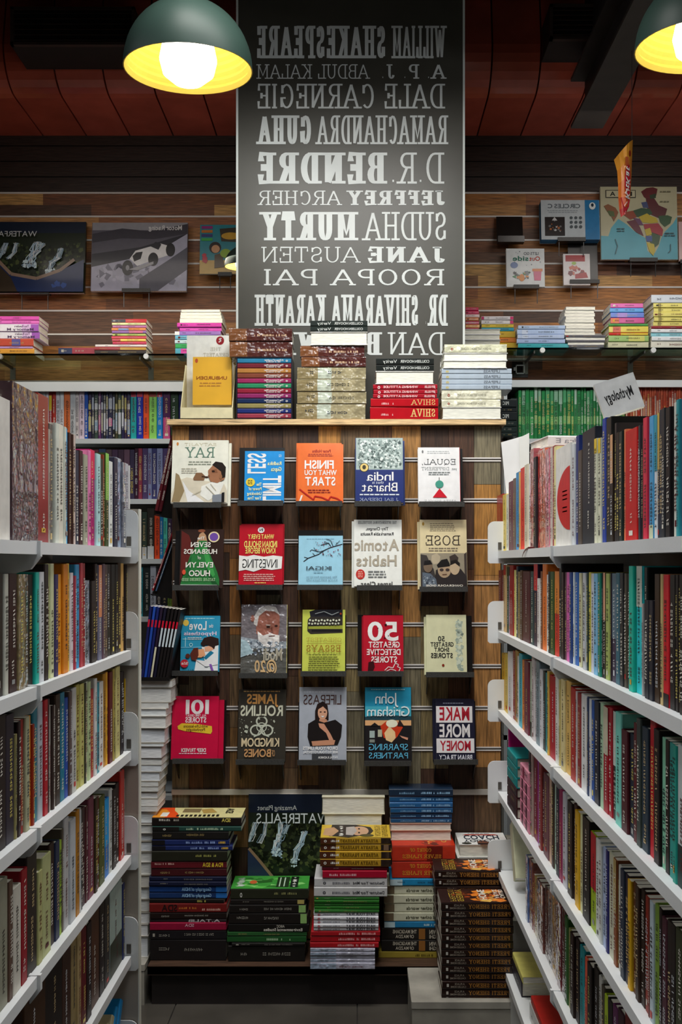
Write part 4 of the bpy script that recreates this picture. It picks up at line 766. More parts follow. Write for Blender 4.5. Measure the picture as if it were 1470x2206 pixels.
face_book('sky-blue and black book with a sunset over a town', (787, 1484, 887, 1641), [
  ('r', 355, 835, 765, 1060, '2484a4'), ('r', 355, 1000, 765, 1110, '3f9cb0'), ('p', [(355, 1090), (500, 1070), (765, 1085), (765, 1120), (355, 1140)], '24404a'), ('r', 355, 1120, 765, 1170, 'd0a070'), ('r', 355, 1165, 765, 1480, '1f1c1e'), ('p', [(490, 1170), (540, 1130), (640, 1130), (690, 1180), (640, 1260), (600, 1300), (520, 1270)], 'b8381c'), ('p', [(525, 1230), (570, 1170), (620, 1220), (625, 1270), (590, 1310), (540, 1290)], 'e0b888'), ('e', 592, 1148, 52, 34, 'f0d8c0'),
  ('r', 395, 1210, 440, 1270, '98a8a4'), ('r', 468, 1200, 505, 1262, 'a8a890'), ('r', 395, 1284, 440, 1310, '7a8078'), ('p', [(400, 1170), (440, 1140), (480, 1170)], '1f1c1e'), ('p', [(640, 1170), (660, 1110), (700, 1170)], '2c2020'), ('p', [(660, 1250), (735, 1270), (730, 1290), (680, 1270)], 'c08870'), ('g', 390, 848, 740, 862, 'a0d0dc', 1), ('t', 'John', 446, 884, 650, 976, 'd0e0e8'), ('t', 'Grisham', 372, 1000, 750, 1084, 'd0e0e8'), ('t', 'SPARRING', 388, 1322, 732, 1376, '58a8c8'), ('t', 'PARTNERS', 388, 1396, 732, 1446, '58a8c8')], cD, (785, 886, 1646), '1f2a30', t=.026)
face_book('navy book with red and white block capitals in bands', (941, 1510, 1024, 1640), [
  ('r', 985, 945, 1325, 1480, '1c1c2e'), ('g', 1036, 966, 1250, 980, '8a90a0', 1), ('r', 985, 998, 1306, 1140, 'd4d0d0'), ('t', 'MAKE', 1014, 1010, 1280, 1118, 'a01c2c', 'b'), ('t', 'MORE', 1012, 1156, 1282, 1262, 'd4d0d0', 'b'), ('r', 985, 1276, 1318, 1398, 'd4d0d0'), ('t', 'MONEY', 1016, 1298, 1286, 1378, 'a01c2c', 'b'), ('t', 'BRIAN TRACY', 1006, 1416, 1298, 1458, 'c8c8d0', 'b')], cD, (935, 1030, 1643), '1c1c2e', copies=((-6, 0),))

# ------------------------------------------------------------------ stacks of lying books
def stack(where, crop, D, ents, depth=.135, group=None, mat0='print', zmin=None, texts=None, tops=None, seed=0, yaw=.03):
    """ents, top to bottom: (y0,y1,x0,x1,hex,flags,text-items)"""
    ox, oy, s = crop; n = len(ents); rr = random.Random(seed)
    out = []; zfix = None
    for i in range(n - 1, -1, -1):
        e = ents[i]; y0, y1, x0, x1, c = e[:5]; fl = e[5] if len(e) > 5 else ''; tx = e[6] if len(e) > 6 else None
        z1, z0 = Z(oy + y0 / s, D), Z(oy + y1 / s, D)
        if zfix is not None: z0 = zfix
        elif zmin is not None: z0 = zmin
        zfix = z1
        t = max(.003, z1 - z0 - .0004); a, b = X(ox + x0 / s, D), X(ox + x1 / s, D); L = b - a
        flip = 'p' in fl; mat = 'wrap' if 'w' in fl else ('gloss' if 'g' in fl else mat0)
        bands = [(q[0], q[1], q[2]) for q in (e[7] if len(e) > 7 else ())]
        sp = spine_text(*tx) if tx else None
        lab = f"{'wrapped ' if 'w' in fl else ''}{cname(c)} {'page-edged ' if flip else ''}book, {ordi(i + 1)} from top, {where}"
        dz = rr.uniform(-yaw, yaw); dep = depth * rr.uniform(.96, 1.03)
        if 'd' in fl: dep *= .8
        off = rr.uniform(-.003, .003)
        o = book(lab, t, dep, L, c, (a, D + off, z0), dz * .35, lying=True, flip=flip, spine=sp, top=(tops or {}).get(i), mat=mat, bands=bands, group=group or ('books in the ' + where), seed=seed + i, name='stacked_book' if True else None, text=not flip, pagec='dcd8cc' if flip else 'd0ccc0')
        out.append(o)
    return out
cS = (300, 1660, 3.5)
def S1(s, f0, f1, c='c8c4b4', g0=.25, g1=.75, st='b'): return (s, f0, f1, g0, g1, c, st)
def top_flame(mb, T, h, d):
    art = [('r', 0, 0, 1, 1, 'ccc48c'), ('p', [(0, 1), (.3, 1), (.26, .6), (.2, .3), (.18, 0), (0, 0)], 'd84a18'), ('p', [(0, 1), (.14, 1), (.16, .5), (.1, .2), (0, .1)], 'e08a28'), ('r', .08, .5, .16, .9, 'd8d8d0'), ('r', .3, .12, .5, .5, '7a6a48'), ('p', [(.5, .2), (.62, .1), (.7, .5), (.55, .6)], 'a88a4a')] + [('r', .26 + .05 * i, .74, .29 + .05 * i, .92, '1c1a16') for i in range(10)] + [('v', 'SDA', .8, .12, .88, .6, '2c2a24', 'b')]
    draw_art(mb, lambda x, y, k: T(x * h, (1 - y) * d, k), art)
stack('left stack on the dark bench', cS, 3.405, [
 (355, 420, 95, 770, '1c1614', '', [S1('~', .08, .3, 'b8b4a8', .6, .85), S1('SDA', .78, .88, 'd8c860', .5, .9)]), (420, 458, 100, 770, '24443c', '', [S1('~', .38, .78, 'a8c0a0'), S1('o', .12, .15, 'd0d0c8')], [(.0, .3, '1c1a18')]),
 (458, 520, 100, 675, '1c1a18'), (520, 565, 95, 680, '1e2a5c', '', [S1('~', .86, .94, 'd8b040'), S1('~', .44, .8, '8aa0d0')], [(0, .17, '18161a')]), (565, 605, 95, 705, '1e2a5c', '', [S1('~', .86, .94, 'd8b040'), S1('~', .48, .82, '8aa0d0')], [(0, .17, '18161a')]),
 (605, 685, 95, 665, '24241a', '', [S1('~', .58, .85, '9a9a50', .4, .7)]), (685, 740, 90, 660, '5c1820', 'g', [S1('FDA & SDA', .68, .95, 'd8c038', .25, .8), S1('~', .05, .3, 'c09890', .55, .8)]), (740, 800, 90, 660, '40161a'),
 (800, 835, 75, 660, '181c34'), (835, 870, 75, 660, '181c34'), (870, 920, 75, 660, '1c3c74', '', [S1('Geography of INDIA', .42, .8, '90b8d8', .25, .75)], [(.86, 1, '2868b0')]), (920, 968, 75, 660, '1c3460', '', [S1('Geography of INDIA', .42, .8, '90b8d8', .25, .75)], [(.86, 1, '2868b0')]),
 (968, 1000, 78, 640, '1a1614', '', [S1('~', .64, .76, 'b0a850')]), (1000, 1070, 78, 660, '6c1c1a', '', [S1('SDA', .16, .36, '241414', .2, .85), S1('~', .38, .6, 'c07030'), S1('~', .68, .92, 'd8b0a0', .2, .5)]), (1070, 1120, 85, 660, '201614'),
 (1120, 1145, 85, 655, '30282a', '', [S1('A.TALIB', .5, .92, 'b8b4b4', .1, .9)]), (1145, 1205, 82, 655, '8a1434', '', [S1('SDA', .46, .58, 'd8a0b0', .5, .85)]), (1205, 1275, 85, 655, '1c1a1c'), (1275, 1352, 82, 655, '1e1a1a')], zmin=BZ, tops={0: top_flame}, seed=100)
def top_green(mb, T, h, d):
    art = [('r', 0, 0, 1, 1, '3c9038'), ('n', 0, 0, 1, 1, ['2c6c28', '58b048', '84c870'], 40, .12), ('n', .0, .1, .2, .9, ['d0d8d0', '90a890'], 18, .07), ('e', .27, .5, .05, .14, 'c06030'), ('p', [(.3, .4), (.5, .3), (.52, .5), (.34, .6)], '245c20'), ('r', .58, .1, .74, .9, '1c3018'), ('l', [(.62, .15), (.62, .85)], .015, 'b0c8b0'), ('l', [(.68, .15), (.68, .85)], .015, 'b0c8b0'), ('r', .76, .08, .86, .9, '101c10'), ('n', .77, .1, .85, .9, ['d8e0d0'], 12, .04)]
    draw_art(mb, lambda x, y, k: T(x * h, (1 - y) * d, k), art)
stack('second stack on the dark bench, green cover on top', cS, 3.395, [
 (890, 970, 690, 1275, '26281c', '', [S1('~', .56, .86, '8a8a58', .4, .7), S1('o', .12, .15, 'c0c0b8', .2, .8)]), (970, 1010, 690, 1250, '1c1816', '', None, [(.9, .99, 'a89858')]), (1010, 1074, 680, 1262, '1c1816', '', None, [(.9, .99, '88b068')]), (1074, 1155, 676, 1270, '1c1816', '', None, [(.91, .99, '88b068')]),
 (1155, 1215, 672, 1280, '181614', '', [S1('AECC', .6, .7, 'c0bcb0', .55, .85), S1('Environmental Studies', .44, .92, 'd0ccc0', .1, .45)]), (1215, 1250, 665, 1265, '28582c', 'g'), (1250, 1298, 662, 1260, '205026', 'g', [S1('~', .5, .8, '98b890')]), (1298, 1322, 700, 1250, '1c1a18'), (1322, 1395, 672, 1250, '1a1816')], zmin=BZ, tops={0: top_green}, seed=130)
c6 = (680, 1660, 3.267)
def top_face(mb, T, h, d):
    art = [('r', 0, 0, 1, 1, 'c8a838'), ('p', [(.15, 0), (.5, 0), (.72, .2), (.76, .5), (.7, .8), (.4, 1), (.12, .9)], '241c1a'), ('p', [(.05, .3), (.18, .2), (.26, .5), (.16, .9), (.03, .8)], 'b8906c'), ('e', .56, .5, .13, .36, 'c09878'), ('p', [(.36, .2), (.48, .15), (.52, .5), (.46, .85), (.36, .8)], 'a8a09a'), ('e', .55, .34, .015, .06, '2a1c18'), ('e', .55, .64, .015, .06, '2a1c18'), ('p', [(.24, .05), (.34, .05), (.36, .95), (.26, .95)], '302420'), ('n', .24, .1, .35, .9, ['e0dcd0'], 12, .045), ('v', 'ACHARYA', .78, .08, .86, .92, '5a4418', 'S.14'), ('v', 'PRASHANT', .88, .05, .96, .95, '5a4418', 'S.14'), ('e', .66, .86, .1, .1, '4a4420')]
    draw_art(mb, lambda x, y, k: T(x * h, (1 - y) * d, k), art)
ach = [S1('ACHARYA PRASHANT', .28, .82, '5a4010', .3, .75, 'S.16'), S1('~', .12, .26, 'e0dcd0', .3, .7), S1('o', .05, .09, 'e0dcd0', .3, .8)]
achb = [(0, .22, '4a2818'), (.86, 1, '2a201c'), (.9, .97, '9a7a60')]
stack('middle stack, two grey books', c6, 3.335, [
 (470, 517, 35, 530, 'b89028', 'g', ach, achb), (517, 566, 35, 530, 'b89028', 'g', ach, achb), (566, 620, 30, 533, 'b89028', 'g', ach, achb), (620, 675, 33, 530, 'b08828', 'g', ach, achb), (675, 702, 45, 510, '5c1420'), (702, 757, 50, 503, 'a0102c', 'g', [S1('~', .08, .52, 'd0a0a8', .3, .6)]),
 (757, 818, -8, 505, 'b8b8b8', '', [S1('Declutter Your Mind', .53, .96, '3c3c40', .3, .6), S1('~', .25, .48, '6a6a70', .3, .55), S1('o', .12, .16, '303038', .3, .7)]), (818, 886, -10, 505, 'b8b8b8', '', [S1('Declutter Your Mind', .53, .96, '3c3c40', .3, .6), S1('~', .25, .48, '6a6a70', .3, .55), S1('o', .12, .16, '303038', .3, .7)]),
 ] + [(886 + 22.6 * i, 886 + 22.6 * (i + 1), -8, 448, '2a6a24' if i % 2 else '347430') for i in range(5)] + [(999 + 26.2 * i, 999 + 26.2 * (i + 1), -12, 443, 'd4d4d8', '', [S1('HAVE YOUR WAY', .5, .95, '2c2c38', .2, .85), S1('~', .14, .4, '6a6a78', .3, .6), S1('o', .06, .1, 'a02030', .1, .9)]) for i in range(5)] + [
 (1130, 1167, -30, 455, 'a01820', '', [S1('~', .4, .92, 'd8a0a0')]), (1167, 1210, -35, 453, 'a01820', '', [S1('~', .4, .92, 'd8a0a0')]), (1210, 1250, -38, 445, 'a01820', '', [S1('~', .4, .92, 'd8a0a0')])] + [(1250 + 25 * i, 1250 + 25 * (i + 1), -36, 418, 'a8a8b8', 'w', None, [(0, .4, '98a8bc')]) for i in range(5)],
 zmin=BZ, depth=.158, tops={0: top_face}, seed=160)
# white-paged book and leaning picture book behind
D = 3.50
stack('pair behind the middle stack', c6, 3.505, [(185, 308, 45, 488, 'd0ccb4', 'p'), (308, 700, 60, 470, 'c8c4b0', 'p'), (700, 1380, 60, 440, 'c0bcac', 'p')], depth=.036, zmin=BZ, seed=190)
acm = [S1('love and other words', .32, .97, '4c4c3c', .3, .65)]
rb = [S1('COURT OF', .28, .62, 'd09030', .62, .85, 'S.14'), S1('SILVER FLAMES', .16, .78, 'd09030', .2, .45, 'S.14')]
def top_red(mb, T, h, d):
    draw_art(mb, lambda x, y, k: T(x * h, (1 - y) * d, k), [('r', 0, 0, 1, 1, 'b83018'), ('v', 'COURT', .58, .1, .7, .9, 'c89848', 'b'), ('v', 'OF', .8, .3, .88, .7, 'c89848', 'b'), ('n', .4, 0, .8, 1, ['5a1810', '8a2818', 'd85828'], 26, .1)])
stack('fourth stack, behind the tall brown one', c6, 3.43, [
 (530, 640, 540, 985, 'b83420', '', rb, [(.55, .8, '6a1c14')]), (640, 760, 540, 985, 'b03020', '', rb, [(.6, .85, '6a1c14')]), (760, 810, 525, 960, '2080b0', '', None, [(0, .2, 'b8d0d8')])] + [(810 + 62.5 * i, 872.5 + 62.5 * i, 490 - (i % 2) * 6, 960, 'c4c4ac', '', acm, [(0, .14, '6a5c48')]) for i in range(4)] + [
 (1060, 1107, 485, 950, '2478a8', '', [S1('~', .6, .75, 'c0d8e0')], [(0, .16, 'b8d0d8')]), (1107, 1190, 465, 960, '201c1a', '', [S1('THE MAGICIANS', .16, .5, 'b8b0a0', .55, .85), S1('OF MAZDA', .2, .46, 'b8b0a0', .15, .42), S1('ASHWIN', .68, .9, 'b8b0a0', .5, .85), S1('SANGHI', .68, .9, 'b8b0a0', .12, .42)], [(.53, .62, '8a5a28')]), (1190, 1270, 465, 960, '201c1a', '', [S1('THE MAGICIANS', .16, .5, 'b8b0a0', .55, .85), S1('OF MAZDA', .2, .46, 'b8b0a0', .15, .42), S1('ASHWIN', .68, .9, 'b8b0a0', .5, .85), S1('SANGHI', .68, .9, 'b8b0a0', .12, .42)], [(.53, .62, '8a5a28')]),
 (1270, 1320, 445, 960, '9a8834', 'g', [S1('~', .5, .75, '5a4c18', .3, .6)]), (1320, 1368, 442, 960, '9a8834', 'g', [S1('~', .5, .75, '5a4c18', .3, .6)])], zmin=BZ, depth=.148, tops={0: top_red}, seed=200)
blu = [S1('~', .5, .95, '88b0d0', .3, .65), S1('~', .16, .4, '7098b8', .3, .6)]
stack('blue stack on top of the fourth stack', c6, 3.492, [
 (128, 183, 518, 968, '1c2c40', 'g', blu), (183, 222, 522, 968, '20507c', 'g', blu), (222, 262, 522, 966, '24588a', 'g', blu), (262, 300, 528, 966, '20507c', 'g', blu), (300, 338, 528, 962, '1c3c60', 'g', blu), (338, 370, 530, 960, '24507a', 'g', blu), (370, 425, 528, 958, 'c8a894', 'p'), (425, 480, 530, 958, 'c0a08c', 'p')], depth=.085, zmin=Z(1660 + 530 / 3.267, 3.43) + .0004, seed=230)
ps = [S1('PREETI SHENOY', .38, .96, 'a87434', .24, .76, 'S.15'), S1('A PLACE', .18, .32, '8a8074', .55, .8), S1('CALLED HOME', .12, .34, '8a8074', .2, .42), S1('#', .065, .095, 'b8b4ac', .3, .7)]
def top_brown(mb, T, h, d):
    art = [('r', 0, 0, 1, 1, '2a1612'), ('n', .4, 0, 1, 1, ['d87a28', 'c05a1c', 'e0a850', '6a2c14', '8a3c18', '301812'], 90, .14), ('n', .1, .1, .5, .9, ['5a2a14', '3a1c14', '903c18'], 24, .1), ('v', 'PREETI', .14, .08, .22, .92, 'c8a83c', 'S.14'), ('v', 'SHENOY', .24, .08, .33, .92, 'c8a83c', 'S.14'), ('v', 'A PLACE', .78, .1, .84, .7, 'd8d0c0', 'b'), ('v', 'CALLED', .86, .1, .92, .7, 'd8d0c0', 'b'), ('v', 'HOME', .56, .1, .66, .8, 'd8d0c0', 'b')]
    draw_art(mb, lambda x, y, k: T(x * h, (1 - y) * d, k), art)
stack('tall front stack of brown books on the plinth', c6, 3.12, [(930 + 55.2 * i, 930 + 55.2 * (i + 1), 884 + (4 if i % 3 == 1 else 0) + i * .4, 1394 + (3 if i % 2 else -2) - i * .6, '24140f', 'g', ps) for i in range(13)], zmin=.132, depth=.14, tops={0: top_brown}, seed=260, yaw=.05)
stack('rear stack of brown books behind the tall one', c6, 3.28, [(705 + 55.2 * i, 705 + 55.2 * (i + 1), 838 + 3 * i, 1306 + 3 * (i % 3), '24140f', 'g', ps) for i in range(15)], zmin=BZ + .0, depth=.138, tops={0: top_brown}, seed=290, yaw=.05)
def top_coach(mb, T, h, d):
    art = [('r', 0, 0, 1, 1, 'd8d8d4'), ('e', .16, .1, .1, .08, '7a2420'), ('e', .84, .1, .1, .08, '2c2c24'), ('e', .5, .14, .12, .2, '6a4434'), ('p', [(.38, .0), (.62, .0), (.62, .1), (.38, .1)], '1c1818'), ('t', 'YOU CAN', .12, .2, .88, .38, '2a3038', 'b'), ('t', 'COACH', .14, .42, .86, .74, '2a3440', 'b'), ('p', [(.12, .76), (.88, .76), (.8, .84), (.2, .84)], 'a83828'), ('g', .3, .88, .8, .94, '707070', 1)]
    draw_art(mb, lambda x, y, k: T(x * h, (1 - y) * d, k), art)
stack('stack with a white capital-lettered cover, right end of bench', c6, 3.428, [(520, 612, 1012, 1362, 'd8d8d4', 'p'), (612, 712, 1000, 1360, 'd0d0cc', 'p'), (712, 860, 1000, 1355, 'ccccc4', 'p'), (860, 1100, 1000, 1355, 'ccccc4', 'p'), (1100, 1390, 1000, 1355, 'ccccc4', 'p')], depth=.152, zmin=BZ, tops={0: top_coach}, seed=320, group='white books at the right end of the bench')

# picture book leaning on the stand, odd pieces at the right end of the bench
def water(x0, y0, x1, y1, title, s=1):
    w_, h_ = x1 - x0, y1 - y0
    def q(a, b): return (x0 + a * w_, y0 + b * h_)
    rf = random.Random(int(x0) + 3)
    def fall(pts, wd):      # a stream of thin white threads
        P = []
        for _ in range(14):
            o = rf.uniform(-.6, .6) * wd; a = rf.uniform(0, .3); P.append(('l', [(q(*p)[0] + o + rf.uniform(-.5, .5) * wd, q(*p)[1] + rf.uniform(-.3, .3) * wd) for p in pts for _z in (0, 1)], wd * rf.uniform(.06, .2), rf.choice(['c0d4e0', 'a0b8c8', '7c94a4', 'd8e4ea'])))
        return P
    return [('n', x0, y0 + .3 * h_, x1, y1, ['2c3420', '3a4428', '1c2214', '4c5630', '161c10', '10140c'], 320, .055 * h_), *fall([(.1, .36), (.06, .5), (.02, .58)], .04 * w_), *fall([(.22, .36), (.2, .5), (.14, .6)], .035 * w_), *fall([(.46, .36), (.44, .5), (.4, .58), (.36, .72)], .07 * w_), *fall([(.52, .38), (.47, .48)], .04 * w_), *fall([(.74, .46), (.7, .6), (.64, .68), (.6, .84)], .05 * w_), ('n', *q(.28, .62), *q(.48, .8), ['c0d4e0', '90a8b8'], 22, .03 * w_), ('n', *q(.54, .76), *q(.7, .9), ['c0d4e0'], 12, .025 * w_)]
wf = [('r', 535, 1712, 700, 1885, '20281c'), ('r', 535, 1712, 700, 1752, '1c2434')] + water(535, 1712, 700, 1885, '') + [('p', [(535, 1825), (560, 1850), (592, 1885), (535, 1885)], '24304a'), ('l', [(537, 1826), (560, 1852), (588, 1886)], 6, '8a7058'), ('t', 'Amazing Planet', 555, 1735, 640, 1745, 'b8bcb8'), ('t', 'WATERFALLS', 553, 1752, 712, 1773, 'c8d0d0')]
TILT = .05
face_book('dark picture book of waterfalls leaning behind the bench stacks', (535, 1713, 718, 1888), wf, (0, 0, 1), None, '1c2018', D=3.552, holder=False, t=.016, seed=5, name='picture_book', group='picture books of waterfalls')
rr = random.Random(5)
book('orange-red wrapped book leaning by the right bookcase end', .035, .12, .16, 'c0442c', (X(1118, 3.40), 3.40, Z(1872, 3.40)), 0, mat='wrap', rot=(0, -.15, -.1), seed=400, name='stacked_book', text=False)
stack('wrapped pile between stand and right bookcase', (1060, 1790, 5.305), 3.44, [(150, 250, 205, 320, '8a8678', 'wp'), (250, 370, 200, 310, '7a766a', 'wp'), (370, 470, 205, 312, '848072', 'wp'), (470, 500, 190, 310, '8a1c28', 'w'), (500, 660, 115, 400, 'c0bcb4', 'p'), (660, 900, 120, 400, 'b8b4a8', 'p'), (900, 1150, 120, 400, 'b0aca0', 'p'), (1150, 1440, 120, 400, 'a8a498', 'p')], depth=.12, zmin=BZ, seed=410)
rb5 = book('thick cream book leaning back at the far end of the right fifth shelf', .05, .1, .17, 'c8c8a8', (XR + .02, 3.10, LV[4] + .026), seed=430, name='stacked_book', text=False, group='books on the fifth shelf of the right bookcase')
rb5.rotation_euler = (Matrix.Rotation(-.5, 3, 'X') @ Matrix.Rotation(-PI / 2, 3, 'Z')).to_euler()
# books lying on the bottom right shelf
zb6 = LV[5]
for i, (y, zz, c, L, t, yaw, lab) in enumerate([(2.95, .001, '24202a', .2, .045, -.1, 'dark book with pale page edges lying on the bottom right shelf'), (2.93, .047, 'c8c06a', .19, .02, -.05, 'yellowish book lying on the dark one, bottom right shelf'), (2.62, .001, 'd4d4d0', .19, .05, -.04, 'thick white book lying on the bottom right shelf'), (2.61, .052, 'b02820', .18, .022, -.1, 'red book on top of the thick white one, bottom right shelf')]):
    book(lab, t, .15, L, c, (XR + .02, y + L, zb6 + zz), -PI / 2 + yaw * 0, lying=True, seed=440 + i, name='stacked_book', group='books on the bottom shelf of the right bookcase')
for i in range(4):
    book(f'teal book leaning on the bottom right shelf, {ordi(i + 1)} from the far end', .022, .13, .2, '128a78', (XR + .02, 2.36 - i * .03, zb6 + .001), -PI / 2, rot=(0.0, .0, -PI / 2), seed=450 + i, name='stacked_book', group='books on the bottom shelf of the right bookcase')
# books leaning on the bottom left shelf
for i, (c, lab) in enumerate([('c8c09a', 'cream book, outermost of three leaning on the bottom left shelf'), ('c8c09a', 'cream book, middle of three leaning on the bottom left shelf'), ('c8c09a', 'cream book, innermost of three leaning on the bottom left shelf'), ('1f88c8', 'bright blue book leaning at the far end of the bottom left shelf'), ('1f88c8', 'lower bright blue book at the far end of the bottom left shelf')]):
    y = (2.40, 2.43, 2.46, 2.515, 2.545)[i]; z = (.03, .0, -.03, .0, -.05)[i]
    o = thing('stacked_book', lab, 'book', (XL - .02, 2.26 + i * .045, zb6 + .002), (.5, 0, PI / 2), 'books on the bottom shelf of the left bookcase')
    o.rotation_euler = Matrix.Rotation(-.55, 3, 'X').to_euler() if False else (0, 0, PI / 2)
    o.rotation_euler = (Matrix.Rotation(PI / 2, 3, 'Z') @ Matrix.Rotation(.62, 3, 'Y')).to_euler()
    book_parts(o, .026, .13, .2, c, mat='print')

# flat piles at the far end of the right fourth shelf: spines towards the aisle
def side_pile(ya, yb, levels, where, setb, seed):
    """levels bottom to top: (thickness, hex, depth)"""
    z = LV[3] + .0006; n = len(levels)
    for i, (t, c, dp, bd) in enumerate(levels):
        book(f'{cname(c)} book, {ordi(n - i)} from top, {where}', t - .0006, dp, ya - yb, c, (XR + setb, ya, z), -PI / 2, lying=True, seed=seed + i, bands=bd, name='stacked_book', group='books in the ' + where, pagec='c8c0b0'); z += t
side_pile(3.12, 2.94, [(.03, '34161a', .15, ()), (.03, '3a1a1c', .15, ()), (.028, '30161c', .15, ()), (.03, '128484', .15, ()), (.03, '1a7c7c', .15, ()), (.028, '128080', .15, ())], 'teal and dark pile, right fourth shelf', .004, 1200)
side_pile(2.925, 2.775, [(.033, 'd48098', .11, [(.2, .35, '4a1c28'), (.65, .8, '4a1c28')]) for _ in range(4)] + [(.036, 'd88ca0', .085, [(.3, .5, '8a2c48')])], 'pink pile, right fourth shelf', .012, 1220)
book('tall magenta book at the very end of the right fourth shelf', .02, .13, .225, 'b0186c', (XR + .012, 3.16, LV[3] + .0006), -PI / 2, seed=1240, group='books on the fourth shelf of the right bookcase', name='paperback_book')

# ------------------------------------------------------------------ books on the ledge
cL = (360, 660, 1.909)
DLg = 3.562; ZL = LEDGE + .0004
BX = thing('display_box', 'pale cardboard display box holding white and yellow books on the ledge', 'box', (X(360 + 55 / 1.909, DLg), DLg, ZL))
w0 = (270 - 55) / 1.909 * DLg / F; sc9 = DLg / F / 1.909
mb = MB(); mb.box(0, 0, 0, w0, .003, 48 * sc9, 'd8cfa8', 'print'); mb.build('front_panel', BX)
mb = MB(); mb.box(0, 0, 0, w0, .12, .003, 'c8bf98', 'print'); mb.build('base_panel', BX)
for xx, nm in ((0, 'side_panel'), (w0 - .003, 'side_panel')):
    mb = MB(); mb.prism([(.003, 0), (.12, 0), (.12, 245 * sc9), (.1, 245 * sc9), (.003, 48 * sc9)], xx, xx + .003, 'd0c79e', 'print', axis='x'); mb.build(nm, BX)
mb = MB(); mb.box(.003, .117, 0, w0 - .003, .12, 375 * sc9, 'd8d8d2', 'print')
def hT(u, v): return (u, .1165, v)
bx0 = lambda x: (x - 55) * sc9
bz0 = lambda y: (450 - y) * sc9
draw_art(mb, lambda x, y, k: (bx0(x), .1168 - .0002 * k, bz0(y)), [('e', 200, 97, 17, 18, '8a1c24'), ('l', [(206, 88), (196, 90), (204, 98), (194, 104)], 5, 'd8c8c8'), ('t', 'THE', 158, 126, 205, 140, 'a8a494', 'S.12'), ('t', 'GREATEST', 128, 150, 236, 166, 'a8a494', 'S.12'), ('t', 'SECRET', 134, 178, 230, 192, 'a8a494', 'S.12')])
mb.build('back_card', BX)
face_book('golden yellow book in the cardboard display box on the ledge', (415, 768, 498, 872), [('e', 120, 222, 6, 9, 'b04820'), ('t', 'UNBURDEN', 120, 287, 246, 300, '8a4818', 'b'), ('g', 132, 310, 228, 332, 'b07828', 2)], cL, None, 'd8a428', D=DLg + .03, holder=False, t=.02, seed=9, mat='satin', name='face_out_book', group=None)
# boxed set of slim volumes
bt = thing('slipcase', 'dark slipcase around the colourful set of twelve slim books on the ledge', 'case', (X(360 + 285 / 1.909, DLg), DLg, ZL))
W_ = (515 - 285) * sc9; H_ = (450 - 195) * sc9
for nm, b in (('side_panel', (0, 0, 0, .003, .12, H_)), ('side_panel', (W_ - .003, 0, 0, W_, .12, H_)), ('top_panel', (.003, 0, H_ - .002, W_ - .003, .12, H_)), ('bottom_panel', (.003, 0, 0, W_ - .003, .12, .002)), ('back_panel', (.003, .117, .002, W_ - .003, .12, H_ - .002))):
    mb = MB(); mb.box(*b, '2a2a34', 'gloss'); mb.build(nm, bt)
cs = ['286c90', '6a2430', 'a8743c', '784030', '902c58', '2c8058', '8a2438', '84285c', '1c2c50', '8a8050', '24306c', '84382c', '9a2438', '1f6470'][:12]
for i, c in enumerate(['2c7498', '6a2430', 'a8743c', '784030', '902c58', '2c8058', '8a2438', '84285c', '1c2c50', '8a8050', '24306c', '903848']):
    z1 = H_ - .003 - (H_ - .006) * i / 12; z0 = H_ - .003 - (H_ - .006) * (i + 1) / 12
    book(f'slim {cname(c)} volume, {ordi(i + 1)} from top in the boxed set', z1 - z0 - .0008, .105, W_ - .008, c, (bt.location.x + .004, DLg + .001, ZL + z0), 0, lying=True, mat='gloss', spine=spine_text(('A Dose of Laughter' if i == 0 else 'The Common Man', .5, .86, .45, .8, 'd8d4d0', 'b'), ('o', .9, .94, .3, .8, 'd8d4d0', 'b'), ('~', .54, .8, .12, .36, 'c8c0c0', 's')), seed=500 + i, name='slim_volume', group='boxed set of slim volumes on the ledge')
gilt = [('~', .4, .9, .3, .62, 'c8a888', 'S.14')]
giltb = [(.0, .28, '7a4c2c'), (.28, .36, '502820')]
stack('pair on top of the boxed set', cL, DLg, [(90, 143, 255, 515, '4c2420', 'w', gilt, giltb), (143, 195, 257, 515, '4c2420', 'w', gilt, giltb)], depth=.14, zmin=ZL + H_ + .0004, seed=520)
cho = [('COLLEEN HOOVER', .42, .92, .3, .7, 'b8bcb8', 'b'), ('Verity', .12, .36, .25, .75, 'c8ccc8', 's')]
bgb = [(.0, .3, '8a7c58'), (.3, .5, 'b0b8a8'), (.5, 1, '9a9070')]
stack('third ledge stack, beige wrapped books below', cL, DLg, [(58, 82, 590, 825, '1c2420', 'g', cho), (82, 105, 590, 825, '1c2420', 'g', cho), (105, 160, 590, 825, 'd4d4cc', 'wp'), (160, 207, 548, 812, '4c2420', 'w', gilt, giltb), (207, 250, 553, 818, '4c2420', 'w', gilt, giltb), (250, 299, 536, 818, '9a9070', 'w', None, bgb), (299, 350, 534, 816, '9a9070', 'w', None, bgb), (350, 400, 536, 820, '9a9070', 'w', None, bgb), (400, 450, 532, 816, '9a9070', 'w', None, bgb)], depth=.14, zmin=ZL, seed=530)
jk = [('JEFF KELLER', .8, .97, .25, .7, 'd8b8b8', 'b'), ('WINNING ATTITUDE', .16, .7, .25, .7, 'd8b8b8', 'b'), ('o', .07, .11, .1, .9, 'd8c8c8', 'b')]
sv = [('SHIVA', .6, .96, .2, .85, 'd0b070', 'S.13'), ('~', .16, .34, .25, .5, 'd0a0a0', 'b')]
